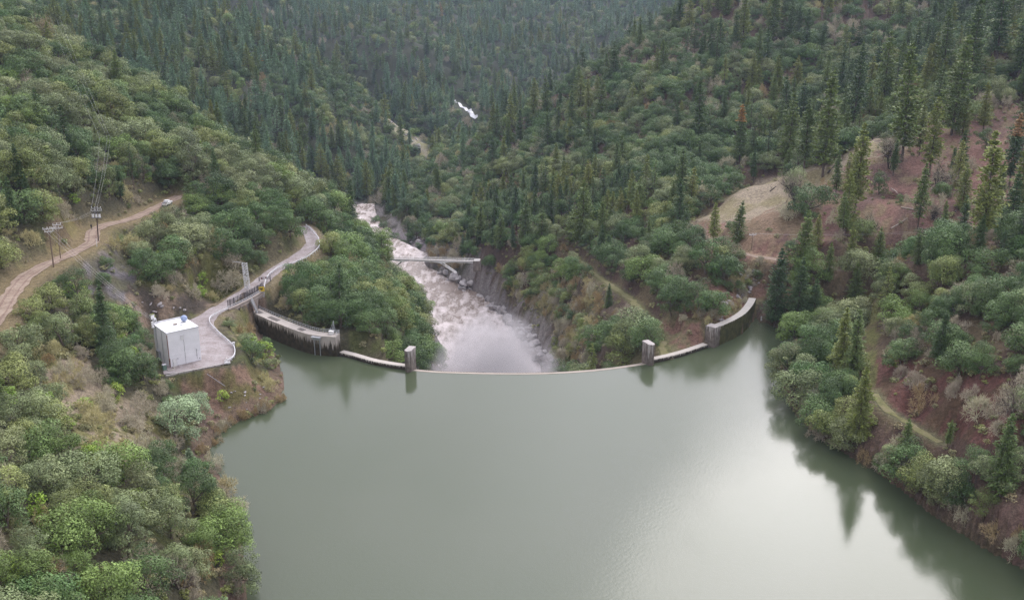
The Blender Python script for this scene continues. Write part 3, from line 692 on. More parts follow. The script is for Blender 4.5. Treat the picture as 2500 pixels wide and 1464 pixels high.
# stilling pipe with white gauge box at the left end
p = PZ(606, 757, 4.5); g = empty('water_gauge', (p[0], p[1], -2), 'white gauge box on a blue pipe at the left end of the dam', 'gauge')
mb = MB(); mb.cyl((p[0], p[1], -2), .22, 8.6, 10); mb.build('pipe', M['blue'], g)
mb = MB(); mb.box((p[0], p[1], 7.4), (1.1, 1.0, 1.7), .3, bev=.06); mb.box((p[0], p[1], 8.3), (1.3, 1.2, .1), .3); mb.build('gauge_box', M['white'], g)

# retaining wall carrying the road past the dam's left end, with its fence, stairs
rw_px = [(556, 755, 9.9), (580, 744, 10), (604, 732, 10.1), (622, 722, 10.2), (641, 710, 10.4)]
RWL = smooth([PZ(*q) for q in rw_px], 4)
g = empty('retaining_wall', (RWL[0][0], RWL[0][1], 2), 'stained concrete retaining wall below the road fence at the left dam end', 'wall')
mb = MB()
def strip2(mb, P, thick, z0, z1, side=-1):
    vs = []
    for i, p in enumerate(P):
        t = P[min(i + 1, len(P) - 1)] - P[max(i - 1, 0)]; nn = np.array([-t[1], t[0]]) * -side; nn /= np.hypot(*nn)
        q = p[:2] + nn * thick; zz0 = z0(p) if callable(z0) else z0; zz1 = z1(p) if callable(z1) else z1
        vs += [(p[0], p[1], zz0), (p[0], p[1], zz1), (q[0], q[1], zz1), (q[0], q[1], zz0)]
    fs = []
    for i in range(len(P) - 1):
        a = i * 4
        for k in range(4): fs.append([a + k, a + (k + 1) % 4, a + 4 + (k + 1) % 4, a + 4 + k])
    fs += [[3, 2, 1, 0], [len(vs) - 4 + k for k in range(4)]]; mb.add(vs, fs)
strip2(mb, RWL, .5, 1.0, lambda p: p[2] - .1, 1); strip2(mb, RWL, .72, lambda p: p[2] - .9, lambda p: p[2] - .55, 1)
strip2(mb, RWL, .66, lambda p: p[2] - .12, lambda p: p[2] + .25, 1)
mb.build('wall_face', M['wallred'], g)
for k in range(0, len(RWL)): p = RWL[k]; mb = MB(); mb.box((p[0], p[1] - .62, p[2] - 2.6), (.35, .25, 4.2), 0); mb.build('buttress', M['wallred'], g)
g = empty('chain_link_fence', tuple(RWL[0]), 'dark slatted chain link fence along the road above the retaining wall', 'fence')
FL = [np.array([p[0] - .1, p[1] + .75, p[2] + .1]) for p in RWL]; FL = smooth(FL, 3)
mb = MB()
for a_, b_ in zip(FL[:-1], FL[1:]):
    nseg = max(1, int(np.hypot(*(b_ - a_)[:2]) / .14))
    for k in range(nseg):
        q = a_ + (b_ - a_) * k / nseg; mb.box((q[0], q[1], q[2] + 1.2), (.085, .02, 2.25), math.atan2(b_[1] - a_[1], b_[0] - a_[0]))
mb.build('fence_panel', M['fence'], g)
for q in FL[::4]: mb = MB(); mb.cyl((q[0], q[1], q[2]), .07, 2.6, 8); mb.build('fence_post', M['darksteel'], g)
mb = MB(); mb.path([(q[0], q[1], q[2] + 2.42) for q in FL], .05); mb.build('top_rail', M['darksteel'], g)
p = PZ(638, 705, 11.4); mb = MB(); mb.box((p[0], p[1] - .2, p[2]), (1.9, .06, 1.5), .1); so = mb.build('warning_sign', M['yellow'], g); tag(so, 'yellow warning sign on the fence end')
mb = MB(); mb.box((p[0] + .05, p[1] - .245, p[2] + .38), (1.2, .02, .12), .1); mb.box((p[0] + .02, p[1] - .245, p[2] - .05), (.9, .02, .42), .1); mb.build('sign_marking', M['black'], so)
# white railing of the walkway below the fence
g = empty('walkway_railing', tuple(RWL[0]), 'pale pipe railing on the retaining wall below the dark fence', 'railing')
mb = MB(); RR = [np.array([p[0], p[1] - .35, p[2] + .25]) for p in RWL]
for z in (.35, .8): mb.path([(q[0], q[1], q[2] + z - .2) for q in RR], .06)
for q in RR: mb.tube((q[0], q[1], q[2] - .2), (q[0], q[1], q[2] + .62), .05)
mb.build('pipe_rail', M['whitesteel'], g)
def stairs(name, top, bot, w, label, n=None, deck=False):
    top = Vector(top); bot = Vector(bot); g = empty(name, tuple(bot), label, 'stairs')
    d = Vector((bot.x - top.x, bot.y - top.y, 0)); side = Vector((-d.y, d.x, 0)).normalized(); n = n or max(6, int((top.z - bot.z) / .22)); a = math.atan2(d.y, d.x)
    mb = MB()
    for k in range(n + 1):
        p = top.lerp(bot, k / n); mb.box((p.x, p.y, p.z), (max(.3, d.length / n * .95), w, .05), a)
    mb.build('steps', M['galv'], g)
    for s in (-1, 1):
        mb = MB(); o_ = side * (s * w / 2); mb.tube(top + o_ - Vector((0, 0, .1)), bot + o_ - Vector((0, 0, .1)), .11, n=4); mb.build('stringer', M['galv'], g)
        mb = MB()
        for z in (.55, 1.05): mb.tube(top + o_ + Vector((0, 0, z)), bot + o_ + Vector((0, 0, z)), .055)
        for k in range(6): p = top.lerp(bot, k / 5) + o_; mb.tube(p, p + Vector((0, 0, 1.05)), .05)
        mb.build('handrail', M['whitesteel'], g)
    return g
stairs('steel_stairs', PZ(614, 733, 10.0), PZ(628, 762, 6.1), 1.5, 'galvanised stairs from the road fence down onto the left wing wall')
stairs('steel_stairs', PZ(643, 716, 9.6), PZ(641, 742, 6.2), 1.2, 'steep pale stairs below the yellow warning sign')
stairs('steel_walkway', PZ(640, 741, 6.1), PZ(664, 762, 2.0), 1.3, 'sloping galvanised walkway leading down behind the left wing wall')

# lattice tower by the road
b0 = PZ(601, 712, 10.2); b0[1] += 2.0
g = empty('lattice_tower', tuple(b0), 'narrow white lattice steel tower beside the road fence', 'tower')
HT = 8.8; lean = np.array([-.35, 0, 0])
def tp(x, y, z): return (b0[0] + x * (1 - .1 * z / HT) + lean[0] * z / HT, b0[1] + y, b0[2] + z)
for x in (-.75, .75):
    for y in (-.5, .5): mb = MB(); mb.tube(tp(x, y, 0), tp(x, y, HT), .09, n=4); mb.build('upright', M['whitesteel'], g)
mb = MB()
for k in range(11):
    z = k * .87
    for y in (-.5, .5):
        mb.tube(tp(-.75, y, z), tp(.75, y, z), .06, n=4)
        if k < 10: mb.tube(tp(-.75 if k % 2 else .75, y, z), tp(.75 if k % 2 else -.75, y, z + .87), .055, n=4)
    for x in (-.75, .75): mb.tube(tp(x, -.5, z), tp(x, .5, z), .05, n=4)
mb.build('bracing', M['whitesteel'], g)
for z in (1.2, 3.9, 6.2): mb = MB(); mb.box(tp(.15 if z < 5 else -.2, -.58, z), (.55, .05, 1.2), 0); mb.build('backing_panel', M['whitesteel'], g)
mb = MB(); mb.tube(tp(.2, 0, HT), tp(-4.2, .5, HT + .35), .07); mb.build('top_arm', M['whitesteel'], g)

# gate across the road
pa, pb = PZ(633, 686, 10.6), PZ(660, 684, 11); g = empty('road_gate', tuple(pa), 'dark metal gate standing across the narrow road', 'gate')
for q in (pa, pb): mb = MB(); mb.cyl((q[0], q[1], q[2] - .4), .13, 2.5 if q is pb else 1.6, 8); mb.build('gate_post', M['darksteel'], g)
mb = MB()
for z in (.5, .85, 1.2): mb.tube((pa[0], pa[1], pa[2] + z), (pb[0], pb[1], pb[2] + z), .055)
for t in (.2, .4, .6, .8): q = pa + (pb - pa) * t; mb.tube((q[0], q[1], q[2] + .5), (q[0], q[1], q[2] + 1.2), .05)
mb.build('gate_bars', M['darksteel'], g)
for t in (.25, .62): q = pa + (pb - pa) * t; mb = MB(); mb.box((q[0], q[1] - .08, q[2] + .9), (.55, .04, .6), 0); mb.build('gate_sign', M['rust'], g)
# dark locked gate post group west side
# guard rails
def guard(line, label, z0=.0, h=.75, rails=(.45, .75), step=2.0, r=.10):
    P = smooth(line, 6); g = empty('guard_rail', tuple(P[0]), label, 'guard rail')
    mb = MB()
    for z in rails: mb.path([(p[0], p[1], p[2] + z) for p in P], r, 6)
    mb.build('rail', M['whitesteel'], g)
    acc = 0
    for a_, b_ in zip(P[:-1], P[1:]):
        acc += np.linalg.norm(b_ - a_)
        if acc > step: mb = MB(); mb.cyl((b_[0], b_[1], b_[2] - .4), .09, h + .4, 6); mb.build('rail_post', M['whitesteel'], g); acc = 0
    return g
guard([PZ(556, 757, 10), PZ(530, 768, 9.9), PZ(514, 778, 9.8), PZ(513, 792, 9.75), PZ(530, 811, 9.7), PZ(556, 834, 9.7), PZ(570, 848, 9.7), PZ(574, 860, 9.7), PZ(571, 873, 9.7), PZ(560, 882, 9.7), PZ(548, 887, 9.7)],
      'pale curved guard rail round the edge of the house yard')
guard([PZ(646, 704, 10.6), PZ(648, 690, 10.8), PZ(655, 676, 11), PZ(668, 664, 11.2), PZ(688, 652, 11.5), PZ(718, 645, 11.8), PZ(748, 631, 12.2), PZ(770, 615, 12.6), PZ(780, 602, 12.9), PZ(778, 586, 13.2), PZ(762, 566, 13.7), PZ(747, 552, 14.1)],
      'pale guard rail along the outer edge of the narrow road')
# kerb along the yard front
kp = smooth([PZ(404, 921, 9.3), PZ(440, 912, 9.4), PZ(475, 905, 9.4), PZ(515, 897, 9.4), PZ(545, 890, 9.5)], 4)
mb = MB(); strip2(mb, kp, .4, 8.2, 9.9, 1); o = mb.build('concrete_kerb', M['conc'], None); tag(o, 'low grey concrete kerb along the front of the house yard', 'kerb')
p = PZ(555, 887, 9.7); mb = MB(); mb.box((p[0], p[1], 9.9), (1.5, .9, .5), .3, bev=.1); mb.tube((p[0] - .3, p[1], 10.1), (p[0] - .1, p[1], 11.2), .22, .12); mb.tube((p[0] - .6, p[1], 10), (p[0] + .7, p[1], 10.15), .2); o = mb.build('valve_block', M['white'], None); tag(o, 'white painted valve block at the near end of the yard guard rail', 'valve')
p = PZ(571, 843, 10.1); mb = MB(); mb.box((p[0], p[1], 10.3), (.55, .45, 1.3), .2, bev=.05); mb.box((p[0], p[1], 10.98), (.62, .52, .08), .2); o = mb.build('junction_box', M['whitesteel'], None); tag(o, 'small pale junction box on the yard guard rail', 'box')
# drain pipe down the headland
a_, b_ = onground(506, 914), onground(550, 945); a_[2] += .3; b_[2] += .3
mb = MB(); mb.tube(a_ - np.array([0, 0, .15]), b_ - np.array([0, 0, .15]), .06); o = mb.build('drain_pipe', M['galv'], None); tag(o, 'thin pale pipe running down the brown headland below the yard', 'pipe')

# ================================================================ the house
c1 = PZ(405.7, 814, 18.8); c2 = PZ(484, 797, 18.8); c3 = PZ(382.6, 789.3, 18.8)
vx = (c2 - c1)[:2]; vy = (c3 - c1)[:2]; WX = np.hypot(*vx); ang = math.atan2(vx[1], vx[0]); ux = vx / WX; uy = np.array([-ux[1], ux[0]]); WY = float(np.dot(vy, uy))
ZB = 9.5; HH = 18.8 - ZB
def hp(x, y, z): return (c1[0] + ux[0] * x + uy[0] * y, c1[1] + ux[1] * x + uy[1] * y, ZB + z)
hc = hp(WX / 2, WY / 2, 0)
house = empty('hoist_house', hc, 'tall windowless white concrete hoist house with a flat white roof', 'building')
mb = MB(); mb.box((hc[0], hc[1], ZB + HH / 2 - .6), (WX, WY, HH + 1.0), ang); mb.build('wall', M['house'], house)
mb = MB(); mb.box((hc[0], hc[1], ZB + HH + .02), (WX + .24, WY + .24, .26), ang, bev=.05); rf = mb.build('roof', M['roof'], house)
mb = MB()
for k in range(1, 6): p = hp(WX * k / 6, WY / 2, HH + .165); mb.box(p, (.06, WY, .03), ang)
p = hp(WX / 2, WY + .05, HH + .32); mb.box(p, (WX, .10, .36), ang); mb.build('roof_seam', M['whitesteel'], rf)
mb = MB(); p = hp(WX * .50, WY * .52, HH + .28); mb.box(p, (.9, .45, .3), ang, bev=.05); mb.box(hp(WX * .5, WY * .52, HH + .46), (1.05, .6, .05), ang); tag(mb.build('roof_vent', M['palewood'], rf), 'small tan vent on the roof')
mb = MB(); p = hp(WX * .62, WY * .38, HH + .19); mb.box(p, (.7, .5, .08), ang); mb.build('roof_hatch', M['galv'], rf)
mb = MB(); p = hp(WX * .83, WY * .62, HH); mb.sphere((p[0], p[1], p[2] + 1.05), .86, 24, 14); ra = mb.build('radome', M['radome'], house, True); tag(ra, 'blue grey ball antenna cover on the roof')
mb = MB(); mb.cyl((p[0], p[1], p[2] + .1), .3, .35, 10); mb.build('mount', M['galv'], ra)
mb = MB(); p = hp(WX * .86, WY - .3, HH); mb.cyl(p, .04, 2.4, 6); mb.cyl((p[0] + .6, p[1] + .1, p[2]), .035, 1.5, 6); mb.build('whip_antenna', M['darksteel'], house)
# mast with solar panel and equipment at the back left corner
mb = MB(); p = hp(-.35, WY * .86, 0); mb.tube((p[0], p[1], ZB + 4.5), (p[0], p[1], ZB + HH + 2.6), .11); mb.tube((p[0] + .8, p[1] + .3, ZB + 6), (p[0] + .8, p[1] + .3, ZB + HH + 1.8), .08)
for z in range(8): mb.tube((p[0], p[1], ZB + 6 + z * .6), (p[0] + .8, p[1] + .3, ZB + 6 + z * .6), .05)
ms = mb.build('mast', M['whitesteel'], house)
mb = MB(); mb.box((p[0] + .1, p[1] - .2, ZB + HH + 2.4), (1.1, .12, .9), ang + .4); mb.box((p[0] + .55, p[1] - .1, ZB + HH + 1.9), (.55, .35, .6), ang); mb.box((p[0] - .25, p[1] - .1, ZB + HH + .6), (.4, .4, 1.0), ang); mb.box((p[0] - .1, p[1], ZB + HH + 2.95), (1.5, .06, .06), ang); mb.build('equipment', M['white'], ms); mb = MB(); mb.sphere((p[0], p[1] - .3, ZB + HH - .3), .38); mb.build('dish', M['white'], ms)
mb = MB(); q = hp(1.6, WY + .1, HH); mb.tube((p[0], p[1], ZB + HH + 1.5), (q[0], q[1], q[2]), .07); mb.tube((q[0], q[1], q[2] + .45), hp(WX * .8, WY + .1, HH + .45), .05)
for k in range(8): s = hp(1.6 + (WX * .8 - 1.6) * k / 7, WY + .1, HH); mb.tube(s, (s[0], s[1], s[2] + .45), .035)
mb.build('cable_bracket', M['galv'], house)
# door, hatch, pipes, lamp boxes on the front
def front(x, z, w, h, d, mat, name, parent=house, bev=.02):
    mb = MB(); q = hp(x, -d / 2 + .015, z); mb.box(q, (w, d, h), ang, bev=bev); return mb.build(name, mat, parent)
kx = WX / 8.0
front(1.35 * kx, 1.08, 1.15, 2.2, .09, M['whitesteel'], 'door_frame'); dr_ = front(1.35 * kx, 1.05, .92, 2.0, .14, M['white'], 'door'); dr_['label'] = 'white steel door near the left corner'
mb = MB(); q = hp(.98 * kx, -.19, 1.05); mb.sphere(q, .06, 8, 5); mb.build('handle', M['darksteel'], dr_)
ht = front(3.75 * kx, 7.35, .82, 1.25, .16, M['white'], 'hatch'); tag(ht, 'small white hatch high on the front wall')
front(3.75 * kx, 8.02, .95, .08, .24, M['whitesteel'], 'hatch_hood', ht)
mb = MB(); mb.tube(hp(4.05 * kx, -.04, 6.7), hp(4.05 * kx, -.04, .1), .028); mb.tube(hp(6.95 * kx, -.04, 3.4), hp(6.95 * kx, -.04, .7), .03); mb.build('conduit', M['darksteel'], house)
for x, z in ((2.15 * kx, 2.05), (6.95 * kx, 3.3), (6.95 * kx, 1.75), (7.55 * kx, .8), (2.1 * kx, .15)): front(x, z, .2, .26, .18, M['galv'], 'lamp_box')
mb = MB(); mb.box(hp(WX / 2, -.012, 3.15), (WX * .98, .024, .05), ang); mb.build('wall_seam', M['house'], house)
mb = MB()
for y in (3.4, 7.2): mb.tube(hp(-.07, y * WY / 9, HH - .2), hp(-.07, y * WY / 9, 0), .07)
mb.box(hp(-.3, WY * .72, 1.6), (.6, 1.8, 2.6), ang); mb.build('side_pipe', M['galv'], house)
mb = MB(); mb.box(hp(.1, -.02, 1.3), (.35, .10, 2.3), ang); mb.box(hp(.06, -.012, 5.6), (.22, .06, 6.6), ang); mb.build('corner_stain', M['rust'], house)
# cabinet and kerb box at the left front corner
p = hp(-1.7, -.9, -.35); g = empty('utility_cabinet', p, 'green metal utility cabinet at the left front corner of the white house', 'cabinet')
mb = MB(); mb.box((p[0], p[1], p[2] + .95), (.95, .8, 1.9), ang, bev=.04); cb_ = mb.build('cabinet_body', M['green_box'], g)
mb = MB(); mb.box((p[0], p[1], p[2] + 1.95), (1.1, .95, .14), ang, bev=.04); mb.build('lid', M['whitesteel'], g)
mb = MB(); mb.box(tuple(np.array(p) + np.array([-uy[0] * .42, -uy[1] * .42, .95])), (.78, .04, 1.6), ang); mb.build('cabinet_door', M['green_box'], g)
mb = MB()
for (x, y, w_, d_) in ((-.3, -2.3, 1.9, .22), (.55, -1.5, .22, 1.8), (1.0, -.75, 1.1, .22), (-1.2, -1.9, .22, 1.0)): mb.box(hp(x, y, .12), (w_, d_, .5), ang)
o = mb.build('concrete_curb_box', M['dam_low'], None); tag(o, 'cream concrete curb box by the green cabinet and house corner', 'curb')

# ================================================================ utility poles and wires
def pole(base, top, label, arms, r=.17, mat='pole', trans=0, grp='wooden utility poles along the dirt road'):
    base = Vector(base); top = Vector(top); g = empty('utility_pole', tuple(base), label, 'utility pole', grp)
    mb = MB(); mb.tube(base - Vector((0, 0, .6)), top, r, r * .72, 9); mb.build('pole_shaft', M[mat], g); pins = []
    ax = (top - base).normalized()
    for (dz, L, a) in arms:
        c = top - ax * dz; d = Vector((math.cos(a), math.sin(a), 0)); mb = MB(); mb.box(tuple(c - Vector((0, .15, 0))), (L, .14, .16), a); mb.tube(c + d * L * .3, c - ax * .8, .03); mb.tube(c - d * L * .3, c - ax * .8, .03)
        ca_ = mb.build('crossarm', M['whitesteel'] if mat != 'poledark' else M['galv'], g)
        for s in (-.46, -.12, .12, .46) if L > 2.3 else (-.45, 0, .45):
            q = c + d * (L * s) + Vector((0, -.15, .1)); mb = MB(); mb.tube(q, q + Vector((0, 0, .3)), .05); mb.sphere(q + Vector((0, 0, .30)), .12, 8, 5); pins.append(q + Vector((0, 0, .42))); mb.build('insulator', M['white'], ca_)
    if trans:
        c = top - ax * 2.3; mb = MB(); mb.box(tuple(c - Vector((0, .45, .75))), (2.9, 1.0, .12), 0); mb.box(tuple(c - Vector((0, .45, -.9))), (2.9, .12, .14), 0); mb.build('platform', M['darksteel'], g)
        for s in (-1, 0, 1):
            q = c + Vector((s * .95, -.5, -.68)); mb = MB(); mb.cyl(tuple(q), .33, 1.05, 12); tb = mb.build('transformer', M['white'], g)
            mb = MB(); mb.cyl((q.x, q.y, q.z + 1.06), .24, .12, 10); mb.cyl((q.x - .12, q.y, q.z + 1.15), .06, .4, 6); mb.cyl((q.x + .12, q.y, q.z + 1.15), .06, .4, 6); mb.build('bushing', M['darksteel'], tb)
    return g, pins
gp = onground(131, 651); gp[2] = height(gp[0], gp[1])
def polexy(u, v, ut, vt, z=None):
    b_ = onground(u, v); D = b_[1]; t_ = PY(ut, vt, D); return b_, t_
b1, t1 = polexy(131, 652, 119, 556); p1, pins1 = pole(b1, t1, 'leaning grey brown utility pole at the lower bend of the dirt road', [(.25, 3.0, .5), (1.0, 2.2, .5)], .19)
b2, t2 = polexy(148, 632, 139, 546); p2, pins2 = pole(b2, t2, 'thin reddish utility pole just behind the leaning grey one', [(.3, 2.2, .5), (1.3, 2.8, .5)], .14)
b3, t3 = polexy(240, 589, 235, 506); p3, pins3 = pole(b3, t3, 'dark utility pole carrying three white transformers above the road bend', [(.3, 2.8, .1), (1.0, 3.2, .1)], .19, 'poledark', 1)
b4 = onground(1835, 606); t4 = PY(1838, 571, b4[1]); b4[2] = height(b4[0], b4[1]); p4, pins4 = pole(b4, t4, 'lone grey utility pole among pines above the right wing wall', [(.25, 2.4, .2)], .13, 'pole', 0)
def wires(name, ps, qs, sag, label, r=.016):
    mb = MB()
    for a_, b_ in zip(ps, qs):
        a_, b_ = Vector(a_), Vector(b_); pts = [a_.lerp(b_, k / 14) - Vector((0, 0, sag * 4 * (k / 14) * (1 - k / 14))) for k in range(15)]; mb.path(pts, r, 4)
    o = mb.build(name, M['wire'], None); tag(o, label, 'power line')
hp_ = PY(262, 335, 345); top_line = [tuple(hp_ + np.array([s, 0, 0])) for s in (-2.6, 0, 1.0)]
far_line = [tuple(PY(138, 62, 470) + np.array([s, 0, 4])) for s in (-2.5, 0, 1.8)]
wires('power_line', pins3[:3], top_line, 1.5, 'three pale wires rising steeply from the transformer pole up the hillside')
wires('power_line', top_line, far_line, 2.0, 'three faint wires crossing the left hill crowns to the ridge top', .014)
wires('power_line', pins3[-3:], pins2[:3], .8, 'wires strung between the transformer pole and the reddish pole')
wires('power_line', pins2[-3:], pins1[:3], .2, 'short wires joining the two poles at the lower road bend')
wires('power_line', pins1[-3:], [hp(0, WY * .8, HH + .8), hp(.3, WY * .85, HH + .9), hp(.6, WY * .9, HH + 1)], 1.2, 'slack wires running from the leaning pole down to the white house', .015)
wires('power_line', pins4[:2], [tuple(PY(2560, 535, 300)), tuple(PY(2560, 542, 300))], 2.0, 'two pale wires crossing the red slope from the lone right pole', .016)
mp = onground(237, 602); mb = MB(); mb.cyl((mp[0], mp[1], mp[2] - .3), .08, 2.6, 8); mb.cyl((mp[0], mp[1], mp[2] + 2.3), .1, .1, 8); o = mb.build('marker_post', M['white'], None); tag(o, 'white marker post beside the transformer pole', 'post')

# walker on the road: one continuous skinned body
wp = onground(224, 562); wp[2] = height(wp[0], wp[1]) + .16
me = bpy.data.meshes.new('person'); J = [(0, 0, .92), (0, 0, 1.18), (0, .01, 1.42), (0, .02, 1.53), (0, .03, 1.66), (-.19, 0, 1.40), (-.27, .03, 1.12), (-.27, .14, .90), (.19, 0, 1.40), (.27, -.05, 1.12), (.27, .03, .88),
     (-.09, 0, .86), (-.10, .12, .48), (-.10, .08, .07), (-.10, .24, .04), (.09, 0, .86), (.10, -.08, .47), (.10, -.24, .09), (.10, -.10, .04), (0, .02, 1.75)]
E = [(0, 1), (1, 2), (2, 3), (3, 4), (4, 19), (2, 5), (5, 6), (6, 7), (2, 8), (8, 9), (9, 10), (0, 11), (11, 12), (12, 13), (13, 14), (0, 15), (15, 16), (16, 17), (17, 18)]
RD = [.15, .15, .17, .06, .10, .075, .055, .04, .075, .055, .04, .10, .075, .05, .05, .10, .075, .05, .05, .08]
me.from_pydata(J, E, []); po = bpy.data.objects.new('person', me); COL.objects.link(po); po.location = wp; po.rotation_euler = (0, 0, .6)
sk = po.modifiers.new('skin', 'SKIN'); sl_ = me.skin_vertices[0].data
for i, r_ in enumerate(RD): sl_[i].radius = (r_, r_ * .8)
sl_[0].use_root = True; po.modifiers.new('sub', 'SUBSURF').levels = 1; po.modifiers['sub'].render_levels = 1; me.materials.append(M['cloth'])
tag(po, 'small dark figure walking on the dirt road left of the transformer pole', 'person')

# pickup truck
tp_ = onground(408, 501, dz=.2); tp_[2] = height(tp_[0], tp_[1]) + .16; ta = math.atan2(ROAD_UP[-6][1] - ROAD_UP[-12][1], ROAD_UP[-6][0] - ROAD_UP[-12][0])
g = empty('parked_truck', tuple(tp_), 'white pickup truck parked on the dirt road at the edge of the trees', 'truck')
def tk(x, y, z): return (tp_[0] + math.cos(ta) * x - math.sin(ta) * y, tp_[1] + math.sin(ta) * x + math.cos(ta) * y, tp_[2] + z)
def prism(mb, prof, w, taper=0.0):
    n_ = len(prof); vs = [tk(x, -w + (taper if z > 1.3 else 0), z) for x, z in prof] + [tk(x, w - (taper if z > 1.3 else 0), z) for x, z in prof]
    mb.add(vs, [list(range(n_)), list(range(2 * n_ - 1, n_ - 1, -1))] + [[k, n_ + k, n_ + (k + 1) % n_, (k + 1) % n_] for k in range(n_)])
mb = MB(); prism(mb, [(-2.75, .55), (2.7, .5), (2.75, .95), (2.55, 1.15), (1.2, 1.22), (-2.75, 1.22)], .98); bd = mb.build('body', M['white'], g)
mb = MB(); prism(mb, [(-.75, 1.2), (1.35, 1.2), (.75, 1.86), (-.6, 1.9)], .9, .14); mb.build('cab', M['white'], g)
mb = MB(); prism(mb, [(.86, 1.30), (1.28, 1.28), (.82, 1.78)], .80, .1); prism(mb, [(-.6, 1.32), (.75, 1.32), (.55, 1.76), (-.52, 1.78)], .925, .14); mb.build('window', M['glass'], g)
mb = MB(); mb.box(tk(-1.75, 0, 1.235), (1.8, 1.6, .03), ta); mb.build('truck_bed', M['darksteel'], g)
for x in (-1.7, 1.75):
    for y in (-.9, .9):
        mb = MB(); mb.tube(tk(x, y - .14, .4), tk(x, y + .14, .4), .40, n=14); w_ = mb.build('wheel', M['tyre'], g); mb = MB(); s = .16 if y > 0 else -.16; mb.tube(tk(x, y + s * .85, .4), tk(x, y + s, .4), .2, n=10); mb.build('rim', M['galv'], w_)
for y in (-.75, .75): mb = MB(); mb.box(tk(-2.77, y, 1.0), (.05, .2, .3), ta); mb.build('tail_light', M['skinred'], g); mb = MB(); mb.box(tk(2.74, y, .85), (.06, .3, .16), ta); mb.build('headlight', M['glass'], g)

# ================================================================ bridge over the gorge
BZ = -19.0
bl = PZ(918, 630, BZ); br = PZ(1157, 637, BZ); bd_ = br - bl; L_ = np.hypot(*bd_[:2]); ba = math.atan2(bd_[1], bd_[0]); dx, dy = bd_[0] / L_, bd_[1] / L_
def bp(t, s, z): return (bl[0] + dx * t - dy * s, bl[1] + dy * t + dx * s, BZ + z)
g = empty('footbridge', tuple(bl), 'slender white steel bridge with slanted struts across the river gorge', 'bridge')
mb = MB(); mb.box(bp(L_ / 2, 0, -.1), (L_, 2.6, .2), ba); mb.build('deck', M['conc'], g)
for s in (-1.1, 1.1):
    mb = MB(); mb.box(bp(L_ / 2, s, -.3), (L_, .2, .6), ba)
    for t, w_ in ((L_ * .27, 3.5), (L_ * .67, 4)): mb.add([bp(t - w_, s - .09, -.6), bp(t + w_, s - .09, -.6), bp(t, s - .09, -1.2), bp(t - w_, s + .09, -.6), bp(t + w_, s + .09, -.6), bp(t, s + .09, -1.2)], [[0, 2, 1], [3, 4, 5], [0, 3, 5, 2], [2, 5, 4, 1]])
    mb.build('girder', M['white'], g)
    mb = MB()
    for z in (.5, 1.05): mb.tube(bp(0, s, z), bp(L_, s, z), .05, n=4)
    for k in range(34): mb.tube(bp(L_ * k / 33, s, 0), bp(L_ * k / 33, s, 1.05), .04, n=4)
    mb.build('railing', M['white'], g)
    for t0, e_ in ((L_ * .66, PZ(1115, 664, -25.5)), (L_ * .27, PZ(962, 654, -26))):
        e2 = np.array([e_[0] - dy * (s - 1.35) * .8, e_[1] + dx * (s - 1.35) * .8, e_[2]]); mb = MB(); mb.tube(bp(t0, s, -1.0), e2, .26, n=4); mb.build('strut', M['white'], g)
mb = MB(); mb.box(bp(L_ + 1.4, 0, -2.0), (3.0, 4.2, 5.2), ba, bev=.1); mb.build('abutment', M['conc'], g)
mb = MB(); mb.box(bp(-1.0, 0, -2.0), (3.0, 4.2, 5.2), ba, bev=.1); mb.build('abutment', M['conc'], g)

# far waterside machinery hut below the pale rock face
p = onground(1016, 374, 700); mb = MB(); mb.box((p[0], p[1], p[2] + 2), (7, 4, 4), .3, bev=.1); mb.box((p[0], p[1], p[2] + 4.1), (7.6, 4.6, .3), .3); mb.box((p[0] - 1.2, p[1] - 2.1, p[2] + 2.4), (2, .2, 1.6), .3)
o = mb.build('dark_shed', M['darksteel'], None); tag(o, 'tiny dark shed at the foot of the far pale rock face', 'shed')
# ================================================================ tree shapes (unit: metres, base at the origin)
def unit(v): return v / (np.linalg.norm(v, axis=-1, keepdims=True) + 1e-9)
def leafquads(c, n, s, g, asp=.7):
    """one bent-looking leaf spray per point: quad with random spin, facing about n"""
    m = len(c); n = unit(n + g.normal(0, .45, (m, 3))); r = unit(g.normal(0, 1, (m, 3))); u = unit(np.cross(n, r)); w = np.cross(n, u)
    s = np.asarray(s).reshape(-1, 1) * np.ones((m, 1)); k = g.uniform(.55, 1.0, (m, 4, 1))
    V = np.stack([c + u * s * k[:, 0], c + w * s * asp * k[:, 1], c - u * s * k[:, 2], c - w * s * asp * k[:, 3]], 1)
    return V.reshape(-1, 3)
def sprays(c, ax_, s, g, asp=.4):
    """needle sprays: slim quads laid along the branch"""
    m = len(c); u = unit(ax_ + g.normal(0, .42, (m, 3))); w = unit(np.cross(u, np.array([0, 0, 1.0]) + g.normal(0, .5, (m, 3)))); s = np.asarray(s).reshape(-1, 1) * np.ones((m, 1)); k = g.uniform(.6, 1.0, (m, 4, 1))
    return np.stack([c + u * s * k[:, 0], c + w * s * asp * k[:, 1], c - u * s * k[:, 2], c - w * s * asp * k[:, 3]], 1).reshape(-1, 3)
